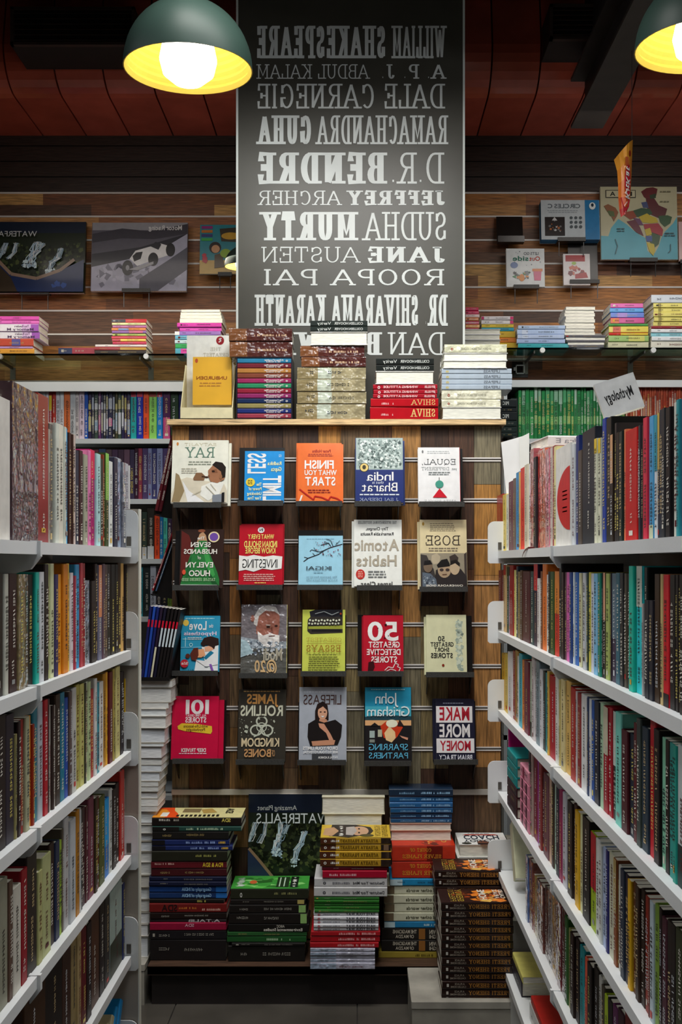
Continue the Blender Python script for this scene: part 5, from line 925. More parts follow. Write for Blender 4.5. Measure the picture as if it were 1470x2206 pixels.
stack('fourth ledge stack, red books below', cL, DLg, [(213, 240, 860, 1098, '1a1e1c', 'g', cho), (240, 266, 860, 1098, '1a1e1c', 'g', cho), (266, 320, 858, 1098, 'd8d8d4', 'wp'), (320, 341, 848, 1112, '9a1424', 'g', jk), (341, 360, 850, 1112, '9a1424', 'g', jk), (360, 378, 848, 1110, '9a1424', 'g', jk), (378, 413, 838, 1116, 'a8101c', 'g', sv), (413, 449, 836, 1116, 'a8101c', 'g', sv)], depth=.135, zmin=ZL, seed=550)
lp = [('LIFEPASS', .6, .83, .25, .75, '5a6068', 's'), ('o', .06, .1, .25, .75, 'c8b050', 'b')]
cr = [('50 GREATEST SHORT STORIES', .26, .75, .35, .6, '8a8878', 's'), ('o', .1, .14, .3, .7, '8a3020', 'b')]
stack('fifth ledge stack, pale blue books in the middle', cL, DLg, [(155, 190, 1142, 1398, 'c8c8ac', 'w', cr), (190, 222, 1138, 1402, 'd8d8d4', 'wp'), (222, 255, 1136, 1398, 'd8d8d4', 'wp'), (255, 277, 1130, 1418, 'a0acb8', 'g', lp), (277, 299, 1131, 1420, 'a0acb8', 'g', lp), (299, 321, 1131, 1420, 'a0acb8', 'g', lp), (321, 343, 1130, 1418, 'a0acb8', 'g', lp), (343, 382, 1130, 1375, 'd0ceb8', 'w', cr), (382, 414, 1130, 1372, 'd0ceb8', 'w', cr), (414, 448, 1132, 1375, 'd8d8d4', 'wp')], depth=.14, zmin=ZL, seed=570)

# ------------------------------------------------------------------ white paged column, magazines and leaning books at the stand's left flank
ys = [1466, 1481, 1514, 1526, 1543, 1569, 1601, 1608, 1634, 1648, 1662, 1683, 1694, 1705, 1721, 1736, 1748, 1775, 1795, 1812, 1835, 1858, 1885, 1912, 1938, 1965, 1990, 2017]
Dk = 3.43; rr = random.Random(8)
def redge(y):
    P_ = [(1466, 370), (1540, 360), (1610, 352), (1700, 342), (1780, 337), (1850, 332), (2017, 320)]
    for (a, b), (c, d) in zip(P_, P_[1:]):
        if a <= y <= c: return b + (d - b) * (y - a) / (c - a)
    return 320
z0 = BZ + .0004
yy = ys + [2046]
for i in range(len(ys) - 1, -1, -1):
    z1 = Z(ys[i], Dk) if i else Z(1466, Dk); c = rr.choice(['d8dce0', 'ccd0d4', 'd8d8d4', 'c8c8c4', 'd4dce0', 'c0bcb4'])
    xr = X(redge(ys[i]) + rr.uniform(-3, 3), Dk); L = rr.uniform(.15, .17)
    if z1 - z0 > .003:
        book(f"white-paged book, {ordi(i + 1)} from top of the tall column left of the stand", z1 - z0 - .0006, .13, L, rr.choice(['8a8478', 'c8c4bc', '5a5450', 'a8a49c']), (xr - L, Dk, z0), rr.uniform(-.04, .04), lying=True, flip=True, seed=600 + i, pagec=c, name='stacked_book', group='white-paged column left of the stand', text=False)
    z0 = z1
tr = thing('magazine_tray', 'black tray holding a row of thin magazines left of the stand', 'tray', (X(300, 3.42), 3.42, z0 + .0004))
w_ = X(366, 3.42) - X(300, 3.42)
mb = MB(); mb.box(0, 0, 0, w_, .15, .003, '161414', 'blackplastic'); mb.build('base', tr)
mb = MB(); mb.box(0, -.003, 0, w_, 0, .012, '161414', 'blackplastic'); mb.build('front_lip', tr)
zt = z0 + .0038
for i in range(9):
    x = 303 + i * 6.6; lean = math.radians(7 + i * .5); xb = X(x, 3.43); hgt = (1462 - 1303) * 3.43 / F
    c = ['1e2050', '2448a0', '1c2460', '281c30', '1c1a2c', '1c1818', '1c1818', '1c1818', '1c1818'][i]
    bands = [(.72, .82, 'c01830')] + ([(.46, .72, 'c0ccd0')] if i > 3 else []) + ([(0.02, .45, 'c8c4a8')] if i == 3 else [])
    book(f'thin {cname(c)} magazine with red band, {ordi(i + 1)} from left in the black tray', .0085, .12, hgt - i * .001, c, (xb, 3.43, zt), 0, rot=(0, lean, 0), bands=bands, seed=640 + i, name='magazine', group='thin magazines in the black tray', text=False)
def side_disp(xb, yb, xt, yt, cols, lab, D):
    L = math.hypot((xt - xb), (yb - yt)) * D / F; an = math.atan2(xt - xb, yb - yt)
    g = thing('book_holder', f'black holder on the left flank of the stand, {lab}', 'holder', (X(xb, D), D, Z(yb, D)), (0, 0, 0), 'black holders on the left flank of the stand')
    wd = X(384, D) - X(xb, D); hh = L * math.cos(an)
    for k_, yy_ in enumerate((.01, .12)):
        mb = MB(); mb.prism([(0, -.012), (wd * .98, -.03), (wd * .98, hh * .86), (wd * .8, hh * .86)], yy_, yy_ + .004, '141212', 'blackplastic', axis='y'); mb.build('gusset', g)
    mb = MB(); mb.prism([(-.004, -.016), (wd * .98, -.034), (wd * .98, -.03), (-.004, -.012)], 0, .13, '141212', 'blackplastic', axis='y'); mb.build('tray', g)
    off = -.004
    for i, (c, t) in enumerate(cols):
        book(f'{cname(c)} book seen edge-on in the {lab} holder left of the stand, {ordi(i + 1)} from left', t, .125, L * (1 - .03 * i), c, (X(xb, D) + i * .0135 * math.cos(an), D + .0, Z(yb, D) + .001 - i * .002), 0, rot=(0, an, 0), seed=660 + i + int(yb), name='side_display_book', group='books on the left flank of the stand')
side_disp(333, 1100, 368, 938, [('581820', .012), ('4c141c', .012)], 'upper', 3.62)
side_disp(327, 1272, 372, 1142, [('8a2028', .006), ('3c5470', .005)], 'middle', 3.62)

# ------------------------------------------------------------------ the back wall: white bookcases, glass shelves, face-out books
DB = 4.58
BZL = [Z(945, DB), Z(1075, DB), Z(1204, DB), Z(1329, DB)]
def back_case(x0, x1, fy0, fy1, lab):
    t = thing('wall_bookcase', lab, 'bookcase', ((x0 + x1) / 2, DB, 0)); a = (x1 - x0) / 2
    white = 'ccd2d4'
    mb = MB(); mb.box(-a, -.004, Z(fy1, DB), a, .012, Z(fy0, DB), white, 'enamel'); mb.build('fascia', t)
    mb = MB(); mb.box(-a, .012, Z(fy0, DB) - .015, a, .3, Z(fy0, DB), white, 'enamel'); mb.build('top_panel', t)
    zs_ = BZL + [BZL[3] - .265, BZL[3] - .53, BZL[3] - .8]
    for z in zs_:
        mb = MB(); mb.box(-a, 0, z - .022, a, .012, z, white, 'enamel'); mb.box(-a, .012, z - .004, a, .3, z, white, 'enamel'); mb.build('shelf', t)
    for xx in (-a, a - .015):
        mb = MB(); mb.box(xx, .0, 0, xx + .015, .3, Z(fy0, DB) - .015, white, 'enamel'); mb.build('side_panel', t)
    mb = MB(); mb.box(-a, .3, 0, a, .31, Z(fy0, DB), '6a645c', 'enamel'); mb.build('back_panel', t)
    mb = MB(); mb.box(-a + .015, .05, 0, a - .015, .07, zs_[-1], 'b0b2b2', 'enamel'); mb.build('kick_plate', t)
    return t
lb = back_case(-2.5, X(402, DB), 823, 843, 'white wall bookcase behind the left side, packed with school books')
rb_ = back_case(X(1086, DB), 2.2, 819, 834, 'white wall bookcase behind the right side, green and red textbooks on top')
mb = MB(); put_text(mb, lambda u, v: (u - rb_.location.x, -.006, v), "School", X(1300, DB), Z(838, DB), X(1342, DB), Z(829, DB), '404848', 's'); mb.build('lettering', rb_)
def back_row(li, crop, txt, end, where, kind, lp='left'):
    ox, oy, s = crop; its = []
    for e in txt.split(';'):
        e = e.split()
        if len(e) >= 3: its.append((ox + float(e[0]) / s, oy + float(e[1]) / s, e[2], e[3:]))
    zb = BZL[li]; rr = random.Random(li + len(its))
    for i, (px, py, c, ex) in enumerate(its):
        p1 = its[i + 1][0] if i + 1 < len(its) else end
        D = DB + .02 + rr.uniform(0, .006); t = (p1 - px) * D / F - .0007; h = Z(py, D) - zb
        bands = []
        for f in ex:
            if f[0] == '^': bands.append((float(f[1:4]), 1, f[4:]))
            elif f[0] == '_': bands.append((0, float(f[1:4]), f[4:]))
            elif f[0] == '=': bands.append((float(f[1:4]), float(f[4:7]), f[7:]))
        book(f'{cname(c)} {kind.replace("_", " ")}, {ordi(i + 1)} from left, {where}', max(t, .003), .16, h, c, (X(px, D), D, zb + .0004), 0, bands=bands, seed=700 + li * 100 + i + int(ox), name=kind, group=f'{kind.replace("_", " ")}s, {where}', mat='gloss')
dk = ['3c4c44', '2c2c30', '3a2c44', '40402c', '2a2848', '30284a', '5a3060', '28284a', '2c2c38', '343050', '24283c', '2c3450', '303048']
rr = random.Random(77); xs_ = [505, 540, 567, 605, 632, 657, 682, 705, 748, 772, 800, 835, 862, 890]
drk = ';'.join(f'{x} {102 + rr.randint(-3, 6)} {rr.choice(dk)} =.{rr.randint(10, 30)}.{rr.randint(40, 55)}{rr.choice(["c8ccd8", "a8a890", "b86890", "88a0b8"])} =.62.{rr.randint(70, 92)}{rr.choice(["c0c4cc", "b0a870", "a8b0c0"])}'.replace('=.62.', '=.62.') for x in xs_)
back_row(0, (80, 820, 4.594), "-330 110 c8c0c8;-290 110 a8b0b8;-240 110 c8c8c8;-190 112 8a4848;-140 110 c8c8cc;-90 110 b0b8c0;-40 110 c8c0c8;10 110 a8a4b0;50 112 c8c8cc;85 110 c8c0c8;115 110 901c20 =.60.92c8b030;150 110 a03028;185 110 c0c0c8;225 110 c8ccd0;265 110 c86838;325 110 b0b4b8;380 110 c8c0c0;415 110 c8b8c8;468 100 2050a8;" + drk + ";925 105 28a0a0 ^.88b83048;985 105 2030a0 ^.88b83048;1050 110 d85028;1108 105 88c860 =.88.98903830;1185 105 1f78c0 =.88.98b83048;1245 105 48204a _.45b04878;1320 110 243a24;1400 105 202050", 400, 'top row of the left wall bookcase', 'school_book')
back_row(1, (290, 930, 3.87), "-480 150 48405c;-420 150 5c5068;-360 150 703c48;-300 145 40506c;-240 150 5c4a50;-190 150 503c54;-140 150 4a3848;-90 150 6a5060;-40 150 403850;0 140 3a2030;30 140 8a3c50;65 140 504068;110 140 8088b0;145 140 404070;185 140 8890b8;235 140 50406c;290 140 40305a", 374, 'second row of the left wall bookcase', 'school_book')
back_row(2, (290, 930, 3.87), "-60 680 504840;-10 690 44484a;60 670 38443c _.25c0c4c8;105 640 34302c _.25c0c4c8;165 690 d04828;210 690 2470a8;240 690 50b8a8;275 710 403048;310 700 5a3c50", 376, 'third row of the left wall bookcase', 'school_book')
back_row(3, (290, 930, 3.87), "-40 1130 484440;20 1130 343c40;48 1130 48a8b8;70 1120 2c3434;130 1120 b8bcc8;180 1140 38343a;225 1150 2c2c30;275 1150 7a9840;310 1150 b09848", 376, 'fourth row of the left wall bookcase', 'school_book')
gx = [1117]
rr = random.Random(31)
while gx[-1] < 1334: gx.append(gx[-1] + rr.uniform(6.6, 9.4) * (1.15 if gx[-1] < 1225 else .86))
gt = ';'.join(f'{x:.1f} {835 + rr.uniform(0, 7):.1f} {rr.choice(["2c8048", "34884e", "2a7844", "44905c"])} ^.7{rr.randint(0, 9)}{rr.choice(["98c8a8", "2c9a54", "b8d4c0", "58b078"])} =.30.46{rr.choice(["78b870", "50a860", "88b878"])}' for x in gx)
back_row(0, (0, 0, 1), f"1091 874 202c2c ^.8078b048;1101 858 283430;" + gt, gx[-1] + 8, 'top row of the right wall bookcase', 'green_textbook')
rx = [gx[-1] + 8.5]
while rx[-1] < 1472: rx.append(rx[-1] + rr.uniform(4.4, 6.4))
rt = ';'.join(f'{x:.1f} {833 + rr.uniform(-2, 3):.1f} {rr.choice(["a83c28", "b04830", "983828", "b85438"])} =.38.{rr.randint(72, 82)}{rr.choice(["c8b0a4", "c89880", "d0c0b8", "a83c28"])}' for x in rx)
back_row(0, (0, 0, 1), rt, 1478, 'red row of the right wall bookcase', 'red_textbook')
# dark books beside the stand, left end of the right wall bookcase
stack('dark pile, left end of right wall bookcase', (1050, 820, 3.5), 4.50, [(140, 200, 105, 222, '202628', 'g', [('PEC', .1, .5, .3, .7, 'c8ccc8', 'b')]), (200, 235, 105, 222, '202628', 'g'), (235, 300, 105, 222, '202628', 'g', [('PEC', .1, .5, .3, .7, 'c8ccc8', 'b')]), (300, 345, 105, 222, '24302e', 'g'), (345, 390, 105, 222, '24302e', 'g'), (390, 432, 105, 222, '24302e', 'g')], depth=.14, zmin=BZL[0] + .0004, seed=780)

DG = 4.66
def glass_shelf(y, x0, x1, lab, br):
    z = Z(y, DG); t = thing('glass_shelf', lab, 'shelf', ((x0 + x1) / 2, DW - .016, z)); a = (x1 - x0) / 2; dp = DW - .016 - DG
    mb = MB(); mb.box(-a, -dp, -.008, a, -.005, 0, '7c9c90', 'glass'); mb.build('pane', t)
    for px in br:
        bx = X(px, DG) - t.location.x
        mb = MB(); mb.box(bx - .045, -.006, -.07, bx - .02, 0, -.012, '8a8880', 'metal'); mb.build('wall_plate', t)
        mb = MB(); mb.box(bx - .036, -dp + .02, -.022, bx - .03, -.006, -.009, '4a4844', 'metal'); mb.tube((bx, -dp - .006, -.012), (bx, -dp + .012, -.012), .012, .012, 'c8c8c4', 'metal', 14); mb.build('bracket', t)
    return z
zl = glass_shelf(762, -2.4, X(396, DG), 'glass shelf on the plank wall at left holding small book stacks', (0, 315))
zr = glass_shelf(749, X(1004, DG), 2.2, 'glass shelf on the plank wall at right holding book stacks', (1169, 1408))
g1 = (0, 400, 2.827); g2 = (950, 400, 2.827)
mem = [('Toy Readers', .5, .8, .55, .85, '5a4860', 'b'), ('Memory M', .35, .9, .12, .45, '4a3858', 'b')]
stack('pink stack at the left end of the glass shelf', g1, DG + .005, [(795, 820, -60, 238, 'b84898', 'g'), (820, 842, -60, 238, 'c060a8', 'g'), (842, 888, -60, 236, 'c0a8cc', 'g', mem, [(.0, .65, 'c4c4cc'), (.84, 1, '8a50a0')]), (888, 932, -60, 240, 'c0a8cc', 'g', mem, [(.0, .65, 'c4c4cc'), (.84, 1, '8a50a0')]), (932, 978, -60, 205, 'a84838', 'g', None, [(.5, .7, '50508a')]), (978, 993, -60, 200, 'a080b0'), (993, 1022, -60, 210, 'c08a38', 'g')], zmin=zl + .0005, depth=.15, seed=800)
stack('low pair on the left glass shelf', g1, DG + .01, [(985, 1020, 355, 575, '8a3440', 'g', None, [(0, .38, '2c3450')])], zmin=zl + .0005, depth=.12, seed=810)
c_ = [(810, 834, 'a82c30', [(0, .4, '241c20')]), (834, 850, 'c0c490', ()), (850, 866, 'a06090', ()), (866, 882, 'c88040', [(.2, .5, '6080b0')]), (882, 900, '7a5090', [(.5, .9, 'b05070')]), (900, 916, '98a850', ()), (916, 932, 'b83850', [(0, .25, 'c01840')]), (932, 949, 'd0b050', [(0, .25, 'a82040')]), (949, 966, 'b02848', ())]
stack('colourful stack on the left glass shelf', g1, DG + .005, [(a, b, 680 + (i % 3) * 3, 892 - (i % 2) * 4, c, 'g', None, bd) for i, (a, b, c, bd) in enumerate(c_)] + [(966, 982, 580, 895, 'c8c4c4'), (982, 1002, 575, 890, '8a2c30', 'g', None, [(.5, 1, 'b08a38')]), (1002, 1022, 580, 890, '383434')], zmin=zl + .0005, depth=.14, seed=820)
stack('white-topped stack beside the display box', g1, DG + .005, [(755, 770, 1105, 1340, 'd4d4d0', 'p'), (770, 788, 1100, 1345, 'ccd0d0', 'p'), (788, 808, 1098, 1350, 'd4d4d0', 'p'), (808, 835, 1095, 1355, 'd0d0cc', 'p'), (835, 862, 1080, 1350, 'b83c98'), (862, 886, 1095, 1350, 'c050a8'), (886, 912, 1065, 1345, '8a6cb0', '', None, [(0, .1, 'd8d8e0')]), (912, 938, 1068, 1345, '60a0b8'), (938, 962, 1065, 1345, 'b0c8d0'), (962, 990, 1068, 1345, '389a58'), (990, 1022, 1068, 1345, '509ab0', '', None, [(.12, .25, 'c04898')])], zmin=zl + .0005, depth=.15, seed=840)
stack('pink-red stack beside the sign board', g2, DG + .02, [(740 + 21 * i, 761 + 21 * i, 152, 230 + (i % 3) * 3, ['b82850', 'c03c60', 'c8b0b0', 'b8682c', 'a8284c', 'c89050', '982044'][i], 'g') for i in range(7)] + [(887, 930, 152, 240, 'a89a90'), (930, 972, 152, 240, '98908a')], zmin=zr + .0005, depth=.1, seed=860)
stack('small lettered stack on the right glass shelf', g2, DG + .03, [(795, 818, 248, 442, 'c8c4c8', '', None, [(.0, .08, 'a83060'), (.9, 1, 'b83868')]), (818, 843, 248, 442, 'ccc8c8', '', None, [(.9, 1, 'b83868')]), (843, 864, 250, 444, 'c0a83c'), (864, 886, 250, 446, '2c88a0'), (886, 925, 258, 455, 'b89830'), (925, 955, 262, 458, 'c0702c'), (955, 984, 262, 466, 'b8982c')], zmin=zr + .0005, depth=.12, seed=880)
stack('white wavy stack on the right glass shelf', g2, DG + .001, [(872, 905, 140, 364, 'd4d4d4', 'p'), (905, 940, 138, 362, 'd0d0d4', 'p'), (940, 984, 136, 364, 'd4d4d0', 'p')], zmin=zr + .0005, depth=.028, seed=890)
stack('pale blue stack on the right glass shelf', g2, DG + .005, [(850, 874, 472, 758, 'a0b4d0', 'g'), (874, 906, 466, 756, 'a0b4d4', 'g', None, [(.1, .22, 'b8c4d8')]), (906, 932, 468, 752, 'a8b8d4', 'g', None, [(.1, .22, 'b8c4d8')]), (932, 960, 464, 758, '98acd0', 'g'), (960, 984, 472, 790, '2c98a0', 'g')], zmin=zr + .0005, depth=.15, seed=900)
stack('tall white stack on the right glass shelf', g2, DG + .005, [(738 + i * 19, 757 + i * 19, 762 - (i % 3) * 4, 940 - (i % 2) * 5, ['d4d4d0', 'd0d0c8', 'd4d0cc', 'ccccc8'][i % 4], 'p') for i in range(9)] + [(909 + i * 15, 924 + i * 15, 756 + i * 6, 1005 - i * 3, 'ccccd0' if i % 2 else '5a5a60', 'p' if i % 2 else '') for i in range(5)], zmin=zr + .0005, depth=.15, seed=920)
stack('rainbow stack on the right glass shelf', g2, DG + .005, [(716, 745, 1035, 1232, 'b84c90', 'g'), (745, 772, 1030, 1235, '4888c0', 'g'), (772, 804, 1035, 1238, '5870b8', 'g', None, [(.2, .5, '8a70b0')]), (804, 840, 1035, 1240, 'b0407c', 'g', None, [(0, .25, 'c06030')]), (840, 856, 1022, 1262, '488a48'), (856, 895, 1025, 1264, 'c8b848', 'g', None, [(.1, .3, 'b8502c')]), (895, 912, 1025, 1262, 'b83028', '', None, [(.3, 1, 'c8b03c')]), (912, 950, 1022, 1266, '88a860', 'g', None, [(.5, .9, 'b8b860')]), (950, 984, 1020, 1266, 'b8b89a')], zmin=zr + .0005, depth=.15, seed=950)
stack('yellow patterned stack, right glass shelf', g2, DG + .005, [(664, 715, 1282, 1530, 'a8b0b8', 'g')] + [(715 + 28 * i, 743 + 28 * i, 1295 + (i % 2) * 4, 1530, 'c0b868', 'g', None, [(.12, .2, '8a8048')]) for i in range(5)] + [(855, 872, 1282, 1530, '7a2430'), (872, 895, 1282, 1530, 'c8ccd0'), (895, 918, 1282, 1530, '80b8c4'), (918, 945, 1285, 1530, 'c8ccd0'), (945, 984, 1282, 1530, 'c4c4b8')], zmin=zr + .0005, depth=.15, seed=970)

# face-out books on the back wall
TILT = .1
wl = [('r', -10, 473, 182, 632, '20281c'), ('r', -10, 473, 182, 498, '1c2434')] + water(-10, 473, 182, 610, '') + [('p', [(-10, 560), (30, 595), (80, 604), (140, 580), (182, 560), (182, 632), (-10, 632)], '1c2c54'), ('l', [(-10, 556), (25, 592), (80, 602), (130, 584), (160, 560)], 7, '8a7462'), ('n', 100, 600, 180, 630, ['2c4c90', '1c2c54'], 8, 10), ('t', 'WATERFALLS', -30, 497, 78, 509, 'b8bcbc'), ('p', [(-10, 565), (25, 600), (40, 632), (-10, 632)], '3a3024')]
face_book('large dark picture book of waterfalls on the plank wall', (-14, 473, 181, 631), wl, (0, 0, 1), (43, 106, 632), '1c2018', D=4.86, t=.02, seed=15, name='picture_book', group='face-out books on the plank wall', holder_lab='black holder under the waterfall picture book on the plank wall')
mr_ = [('r', 196, 475, 402, 627, '54525c'), ('r', 196, 475, 402, 492, '8a8a90'), ('p', [(196, 500), (260, 488), (320, 494), (402, 478), (402, 500), (330, 512), (260, 510), (196, 520)], '3a3840'), ('p', [(196, 545), (300, 530), (402, 500), (402, 520), (300, 560), (196, 580)], '2c2c34'), ('p', [(196, 574), (330, 545), (402, 500), (402, 627), (196, 627)], '9c9cae'), ('n', 196, 560, 402, 627, ['a8a8b8', '6c6c7c', '9898a8'], 60, 14), ('p', [(300, 600), (360, 560), (402, 530), (402, 580), (340, 627), (300, 627)], '4a4a56'),
  ('p', [(278, 556), (290, 538), (310, 532), (345, 522), (372, 530), (362, 548), (325, 560), (295, 572)], 'ececf2'), ('p', [(284, 550), (292, 542), (306, 540), (302, 556), (288, 562)], '242428'), ('e', 274, 576, 12, 17, '1a1a1e'), ('e', 329, 557, 11, 15, '1a1a1e'), ('e', 366, 536, 10, 15, '1a1a1e'), ('e', 274, 576, 4, 6, '8a8a90'), ('p', [(322, 528), (334, 518), (346, 524), (340, 536)], '2a2a30'), ('t', 'Motor Racing', 318, 482, 390, 492, 'c8c8c8', 'b'), ('p', [(276, 580), (300, 572), (330, 562), (330, 568), (296, 582)], '98989c')]
face_book('grey picture book of a vintage racing car on the plank wall', (195, 475, 402, 627), mr_, (0, 0, 1), (263, 324, 627), '54525c', D=4.86, t=.02, seed=16, name='picture_book', group='face-out books on the plank wall', holder_lab='black holder under the racing-car picture book on the plank wall')
face_book('turquoise children book half hidden by the sign board', (430, 481, 520, 590), [('r', 430, 481, 520, 565, '2c7c88'), ('r', 430, 560, 520, 590, 'b89850'), ('p', [(472, 490), (520, 486), (520, 520), (476, 518)], '3a3428'), ('e', 496, 506, 20, 8, 'b89030'), ('e', 463, 532, 13, 13, '241a18'), ('e', 464, 535, 9, 9, 'b88a64'), ('r', 433, 484, 457, 490, '8a2c70'), ('r', 433, 493, 457, 499, 'b06a2c'), ('r', 433, 502, 457, 508, '3a3c70'), ('r', 433, 511, 457, 517, '3a9a48'), ('p', [(462, 548), (478, 544), (484, 575), (462, 578)], '4a3c28'), ('n', 430, 540, 450, 570, ['a82c3c', '8a2440'], 10, 8), ('e', 486, 545, 12, 10, '80a030')], (0, 0, 1), (470, 500, 592), '2c7c88', D=4.86, t=.012, seed=17, name='picture_book', group='face-out books on the plank wall', holder_lab='black holder under the turquoise children book on the plank wall')
ci = [('r', 1167, 428, 1262, 516, 'b0b8bc'), ('r', 1262, 428, 1293, 516, '2c70a0'), ('t', 'CIRCLES C', 1182, 437, 1252, 446, '505860', 'b'), ('g', 1180, 450, 1252, 458, '8a9298', 2), ('r', 1175, 466, 1218, 508, '241e1e'), ('n', 1180, 470, 1215, 505, ['b0b0b0', 'a86030', '6a6a6a'], 16, 4), ('p', [(1190, 474), (1196, 466), (1202, 474)], 'b8b8b8')] + [('e', 1232 + 10 * (i % 3), 468 + 10 * (i // 3), 3.4, 3.4, '50585c') for i in range(9)] + [('e', 1278, 442, 7, 8, 'd0d8dc'), ('e', 1278, 440, 3, 4, '203040')]
face_book('blue and white boxed game on the plank wall', (1167, 428, 1293, 516), ci, (0, 0, 1), (1202, 1262, 517), 'b0b8bc', D=4.86, t=.05, seed=18, name='game_box', group='face-out books on the plank wall', holder_lab='black holder under the boxed game on the plank wall', side='3878a8')
ou = [('t', 'LETS GO', 1130, 541, 1162, 547, '606468', 'b'), ('t', 'Out', 1142, 551, 1165, 560, 'b04030', 'b'), ('t', 'side', 1106, 550, 1140, 560, '2c6c58', 'b'), ('e', 1109, 570, 8, 7, '5870a0'), ('n', 1096, 536, 1172, 580, ['606870', '9aa0a4'], 12, 3), ('p', [(1150, 578), (1168, 578), (1166, 604), (1152, 604)], 'c05878'), ('r', 1148, 578, 1170, 584, 'c87030'), ('n', 1102, 580, 1148, 606, ['505458', '3c8050', 'c88038', '707478', '2c2c30'], 22, 6), ('e', 1125, 598, 6, 8, 'c88038')]
face_book('white children book with a flower pot and animals on the plank wall', (1092, 533, 1174, 618), ou, (0, 0, 1), (1107, 1162, 619), 'ccd0d0', D=4.86, t=.02, seed=19, name='picture_book', group='face-out books on the plank wall', holder_lab='black holder under the white children book on the plank wall')
rd = [('r', 1220, 548, 1262, 562, '981c24'), ('n', 1219, 564, 1268, 600, ['983038', '8a2028', 'b86048', '6a2028'], 14, 9), ('e', 1238, 566, 5, 3.5, '90b040'), ('p', [(1240, 590), (1264, 586), (1268, 598), (1240, 600)], '981c24')]
face_book('small white and red book in a black holder on the plank wall', (1215, 545, 1272, 614), rd, (0, 0, 1), (1228, 1292, 608), 'ccc8c8', D=4.86, t=.016, seed=20, name='picture_book', group='face-out books on the plank wall', holder_lab='deep black holder with the small red and white book')
eh = thing('book_holder', 'empty black book holder on the plank wall right of the sign board', 'holder', (X(1073, 4.86), 4.86, Z(520, 4.86)), (0, 0, 0), 'black holders on the plank wall')
ew = 57 * 4.86 / F; ehh = 62 * 4.86 / F
mb = MB(); mb.prism([(.03, 0), (.033, 0), (.06, ehh), (.057, ehh)], 0, ew, '18120f', 'blackplastic', axis='x'); mb.build('back_plate', eh)
mb = MB(); mb.box(0, -.004, -.004, ew, .034, 0, '18120f', 'blackplastic'); mb.build('tray', eh)
mb = MB(); mb.box(0, -.007, -.004, ew, -.004, .025, '241c18', 'blackplastic'); mb.build('front_lip', eh)
mp = [('r', 1296, 399, 1461, 559, 'a8a486'), ('p', [(1296, 507), (1312, 508), (1318, 490), (1334, 470), (1352, 482), (1372, 500), (1392, 512), (1396, 540), (1404, 548), (1412, 545), (1420, 530), (1426, 512), (1434, 498), (1452, 480), (1461, 465), (1461, 559), (1296, 559)], '4a98a8'),
  ('p', [(1384, 410), (1396, 402), (1410, 400), (1420, 404), (1417, 418), (1410, 428), (1398, 428), (1390, 422)], '5a1c20'), ('p', [(1394, 424), (1412, 424), (1422, 440), (1440, 448), (1436, 462), (1420, 468), (1402, 460), (1396, 445)], '501c20'), ('p', [(1402, 418), (1416, 414), (1416, 424), (1404, 426)], '2c3c28'), ('p', [(1366, 452), (1384, 446), (1402, 448), (1408, 458), (1396, 466), (1372, 466)], '28462c'), ('p', [(1384, 434), (1396, 432), (1400, 446), (1388, 446)], '3a4468'), ('p', [(1346, 456), (1366, 452), (1374, 466), (1360, 472), (1346, 462)], '84381c'), ('p', [(1420, 464), (1440, 462), (1450, 466), (1446, 480), (1434, 488), (1424, 478)], '2c4c2c'), ('p', [(1378, 466), (1396, 458), (1404, 464), (1416, 468), (1420, 478), (1404, 480), (1386, 478)], 'b09c24'), ('p', [(1366, 468), (1380, 470), (1388, 484), (1376, 484)], '5c3458'), ('p', [(1352, 476), (1370, 472), (1380, 488), (1388, 508), (1372, 500)], '5a1c2c'), ('p', [(1388, 482), (1420, 480), (1430, 494), (1428, 508), (1406, 500), (1390, 492)], '94202c'), ('p', [(1390, 494), (1402, 490), (1406, 504), (1394, 508)], 'b09c24'), ('p', [(1406, 500), (1424, 508), (1420, 526), (1410, 534), (1402, 522)], '2a4a2c'), ('p', [(1392, 508), (1406, 508), (1406, 520), (1394, 520)], '344c84'), ('p', [(1394, 522), (1410, 526), (1412, 540), (1408, 552), (1400, 542)], 'b0a028'),
  ('p', [(1303, 442), (1312, 438), (1328, 446), (1334, 456), (1330, 466), (1324, 476), (1318, 462), (1310, 454)], '7a4a28'), ('p', [(1310, 452), (1324, 454), (1326, 466), (1316, 464)], '48582c'), ('r', 1307, 407, 1372, 424, '2c2a26'), ('r', 1308.5, 408.5, 1370.5, 422.5, 'b0ac8e'), ('t', 'A', 1316, 411, 1328, 420, '242420', 'b'), ('t', 'I', 1360, 411, 1364, 420, '242420', 'b'), ('g', 1330, 490, 1348, 500, '2c5058', 2), ('g', 1424, 408, 1448, 414, '6a6850', 1), ('g', 1424, 430, 1446, 436, '6a6850', 1), ('g', 1432, 500, 1456, 510, '2c5058', 2), ('l', [(1326, 515), (1331, 530), (1326, 548)], 1.6, '2c5058'), ('l', [(1445, 526), (1445, 540), (1440, 545)], 1.6, '2c5058')]
TILT = .06
face_book('large coloured map of a country in a pale frame on the plank wall', (1296, 399, 1461, 559), mp, (0, 0, 1), (1357, 1417, 561), 'a8a890', D=4.86, t=.015, seed=21, name='wall_map', group='face-out books on the plank wall', holder_lab='black holder under the coloured map on the plank wall', mat='satin')
for o in bpy.data.objects:
    if o.name.startswith('wall_map') and not o.parent: o['category'] = 'map'
    if o.name.startswith('game_box') and not o.parent: o['category'] = 'game'
face_book('pale pink book cut off at the right edge, beside the map', (1464, 476, 1500, 562), [], (0, 0, 1), (1466, 1500, 565), 'b89a98', D=4.87, t=.012, seed=22, name='picture_book', group='face-out books on the plank wall', holder_lab='black holder under the pale pink book at the right edge')

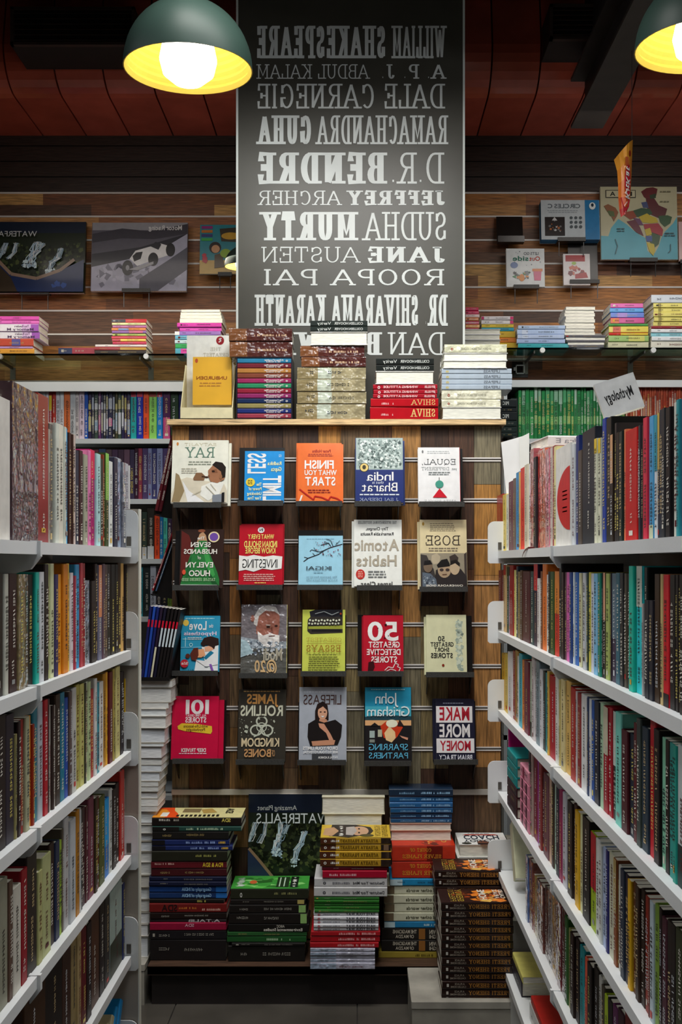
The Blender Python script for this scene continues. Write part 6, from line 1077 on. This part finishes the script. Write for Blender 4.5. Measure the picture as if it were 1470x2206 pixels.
# hanging snack pennant
Dp = 3.7
hp = thing('hanging_pennant', 'curled orange and red paper pennant hanging in front of the map', 'pennant', (X(1362, Dp), Dp, Z(300, Dp)))
px_ = [(1362, 300), (1322, 345)]
def PT(x, y):     # curl: the middle bows towards the viewer
    return (X(x, Dp) - X(1362, Dp), -.05 * math.sin(PI * min(max((x - 1320) / 44, 0), 1)) + .0006 * (y - 300) * .3, Z(y, Dp) - Z(300, Dp))
L_e = [(1323, 345), (1328, 372), (1330, 400), (1331, 430), (1333, 455), (1336, 471)]; R_e = [(1364, 301), (1363, 340), (1362, 380), (1359, 430), (1355, 446), (1346, 464)]
mb = MB(); cols_ = ['c8862c', 'c87828', 'c06424', 'b04820', 'a02824']
for k in range(5):
    for j in range(6):
        f = lambda q, jj: (L_e[q][0] + (R_e[q][0] - L_e[q][0]) * jj / 6, L_e[q][1] + (R_e[q][1] - L_e[q][1]) * jj / 6)
        a, b, c, d = f(k, j), f(k, j + 1), f(k + 1, j + 1), f(k + 1, j)
        mb.poly([PT(*a), PT(*b), PT(*c), PT(*d)], cols_[k], 'gloss')
def PTo(x, y, lay=1):
    p = PT(x, y); return (p[0], p[1] - .004 - .0004 * lay, p[2])
draw_art(mb, PTo, [('e', 1349, 395, 8.5, 34, 'a81c28'), ('e', 1353, 338, 3, 6, '8a2018'), ('r', 1341, 348, 1349, 365, '9a4418'), ('p', [(1334, 430), (1356, 428), (1354, 448), (1342, 462)], '981828'), ('v', 'KitKat', 1344, 368, 1355, 432, 'd8d4d0', 'b'), ('l', [(1342, 424), (1350, 412)], 3, 'd0b0a8'), ('l', [(1341, 450), (1348, 440)], 2.5, 'c89890')])
mb.build('paper', hp)
mb = MB(); mb.tube((0, 0, 0), (0, 0, CEIL - Z(300, Dp)), .0012, .0012, '2a2624', 'dark', 6); mb.build('thread', hp)
for k, v in NCOUNT.items(): print('COUNT', k, v)

sk = thing('wall_socket', 'small black wall box with a white square, right of the ledge books', 'socket', (X(1122, 4.92), 4.93, Z(795, 4.92)))
mb = MB(); mb.box(-.038, 0, -.038, .038, .02, .038, '161412', 'blackplastic'); mb.build('box', sk)
mb = MB()
for q in ((-.022, -.022, .022, -.017), (-.022, .017, .022, .022), (-.022, -.022, -.017, .022), (.017, -.022, .022, .022)): mb.box(q[0], -.003, q[1], q[2], 0, q[3], 'd0d4d4', 'satin')
mb.box(-.032, -.003, -.006, -.022, 0, .01, 'd0d4d4', 'satin'); mb.build('faceplate', sk)
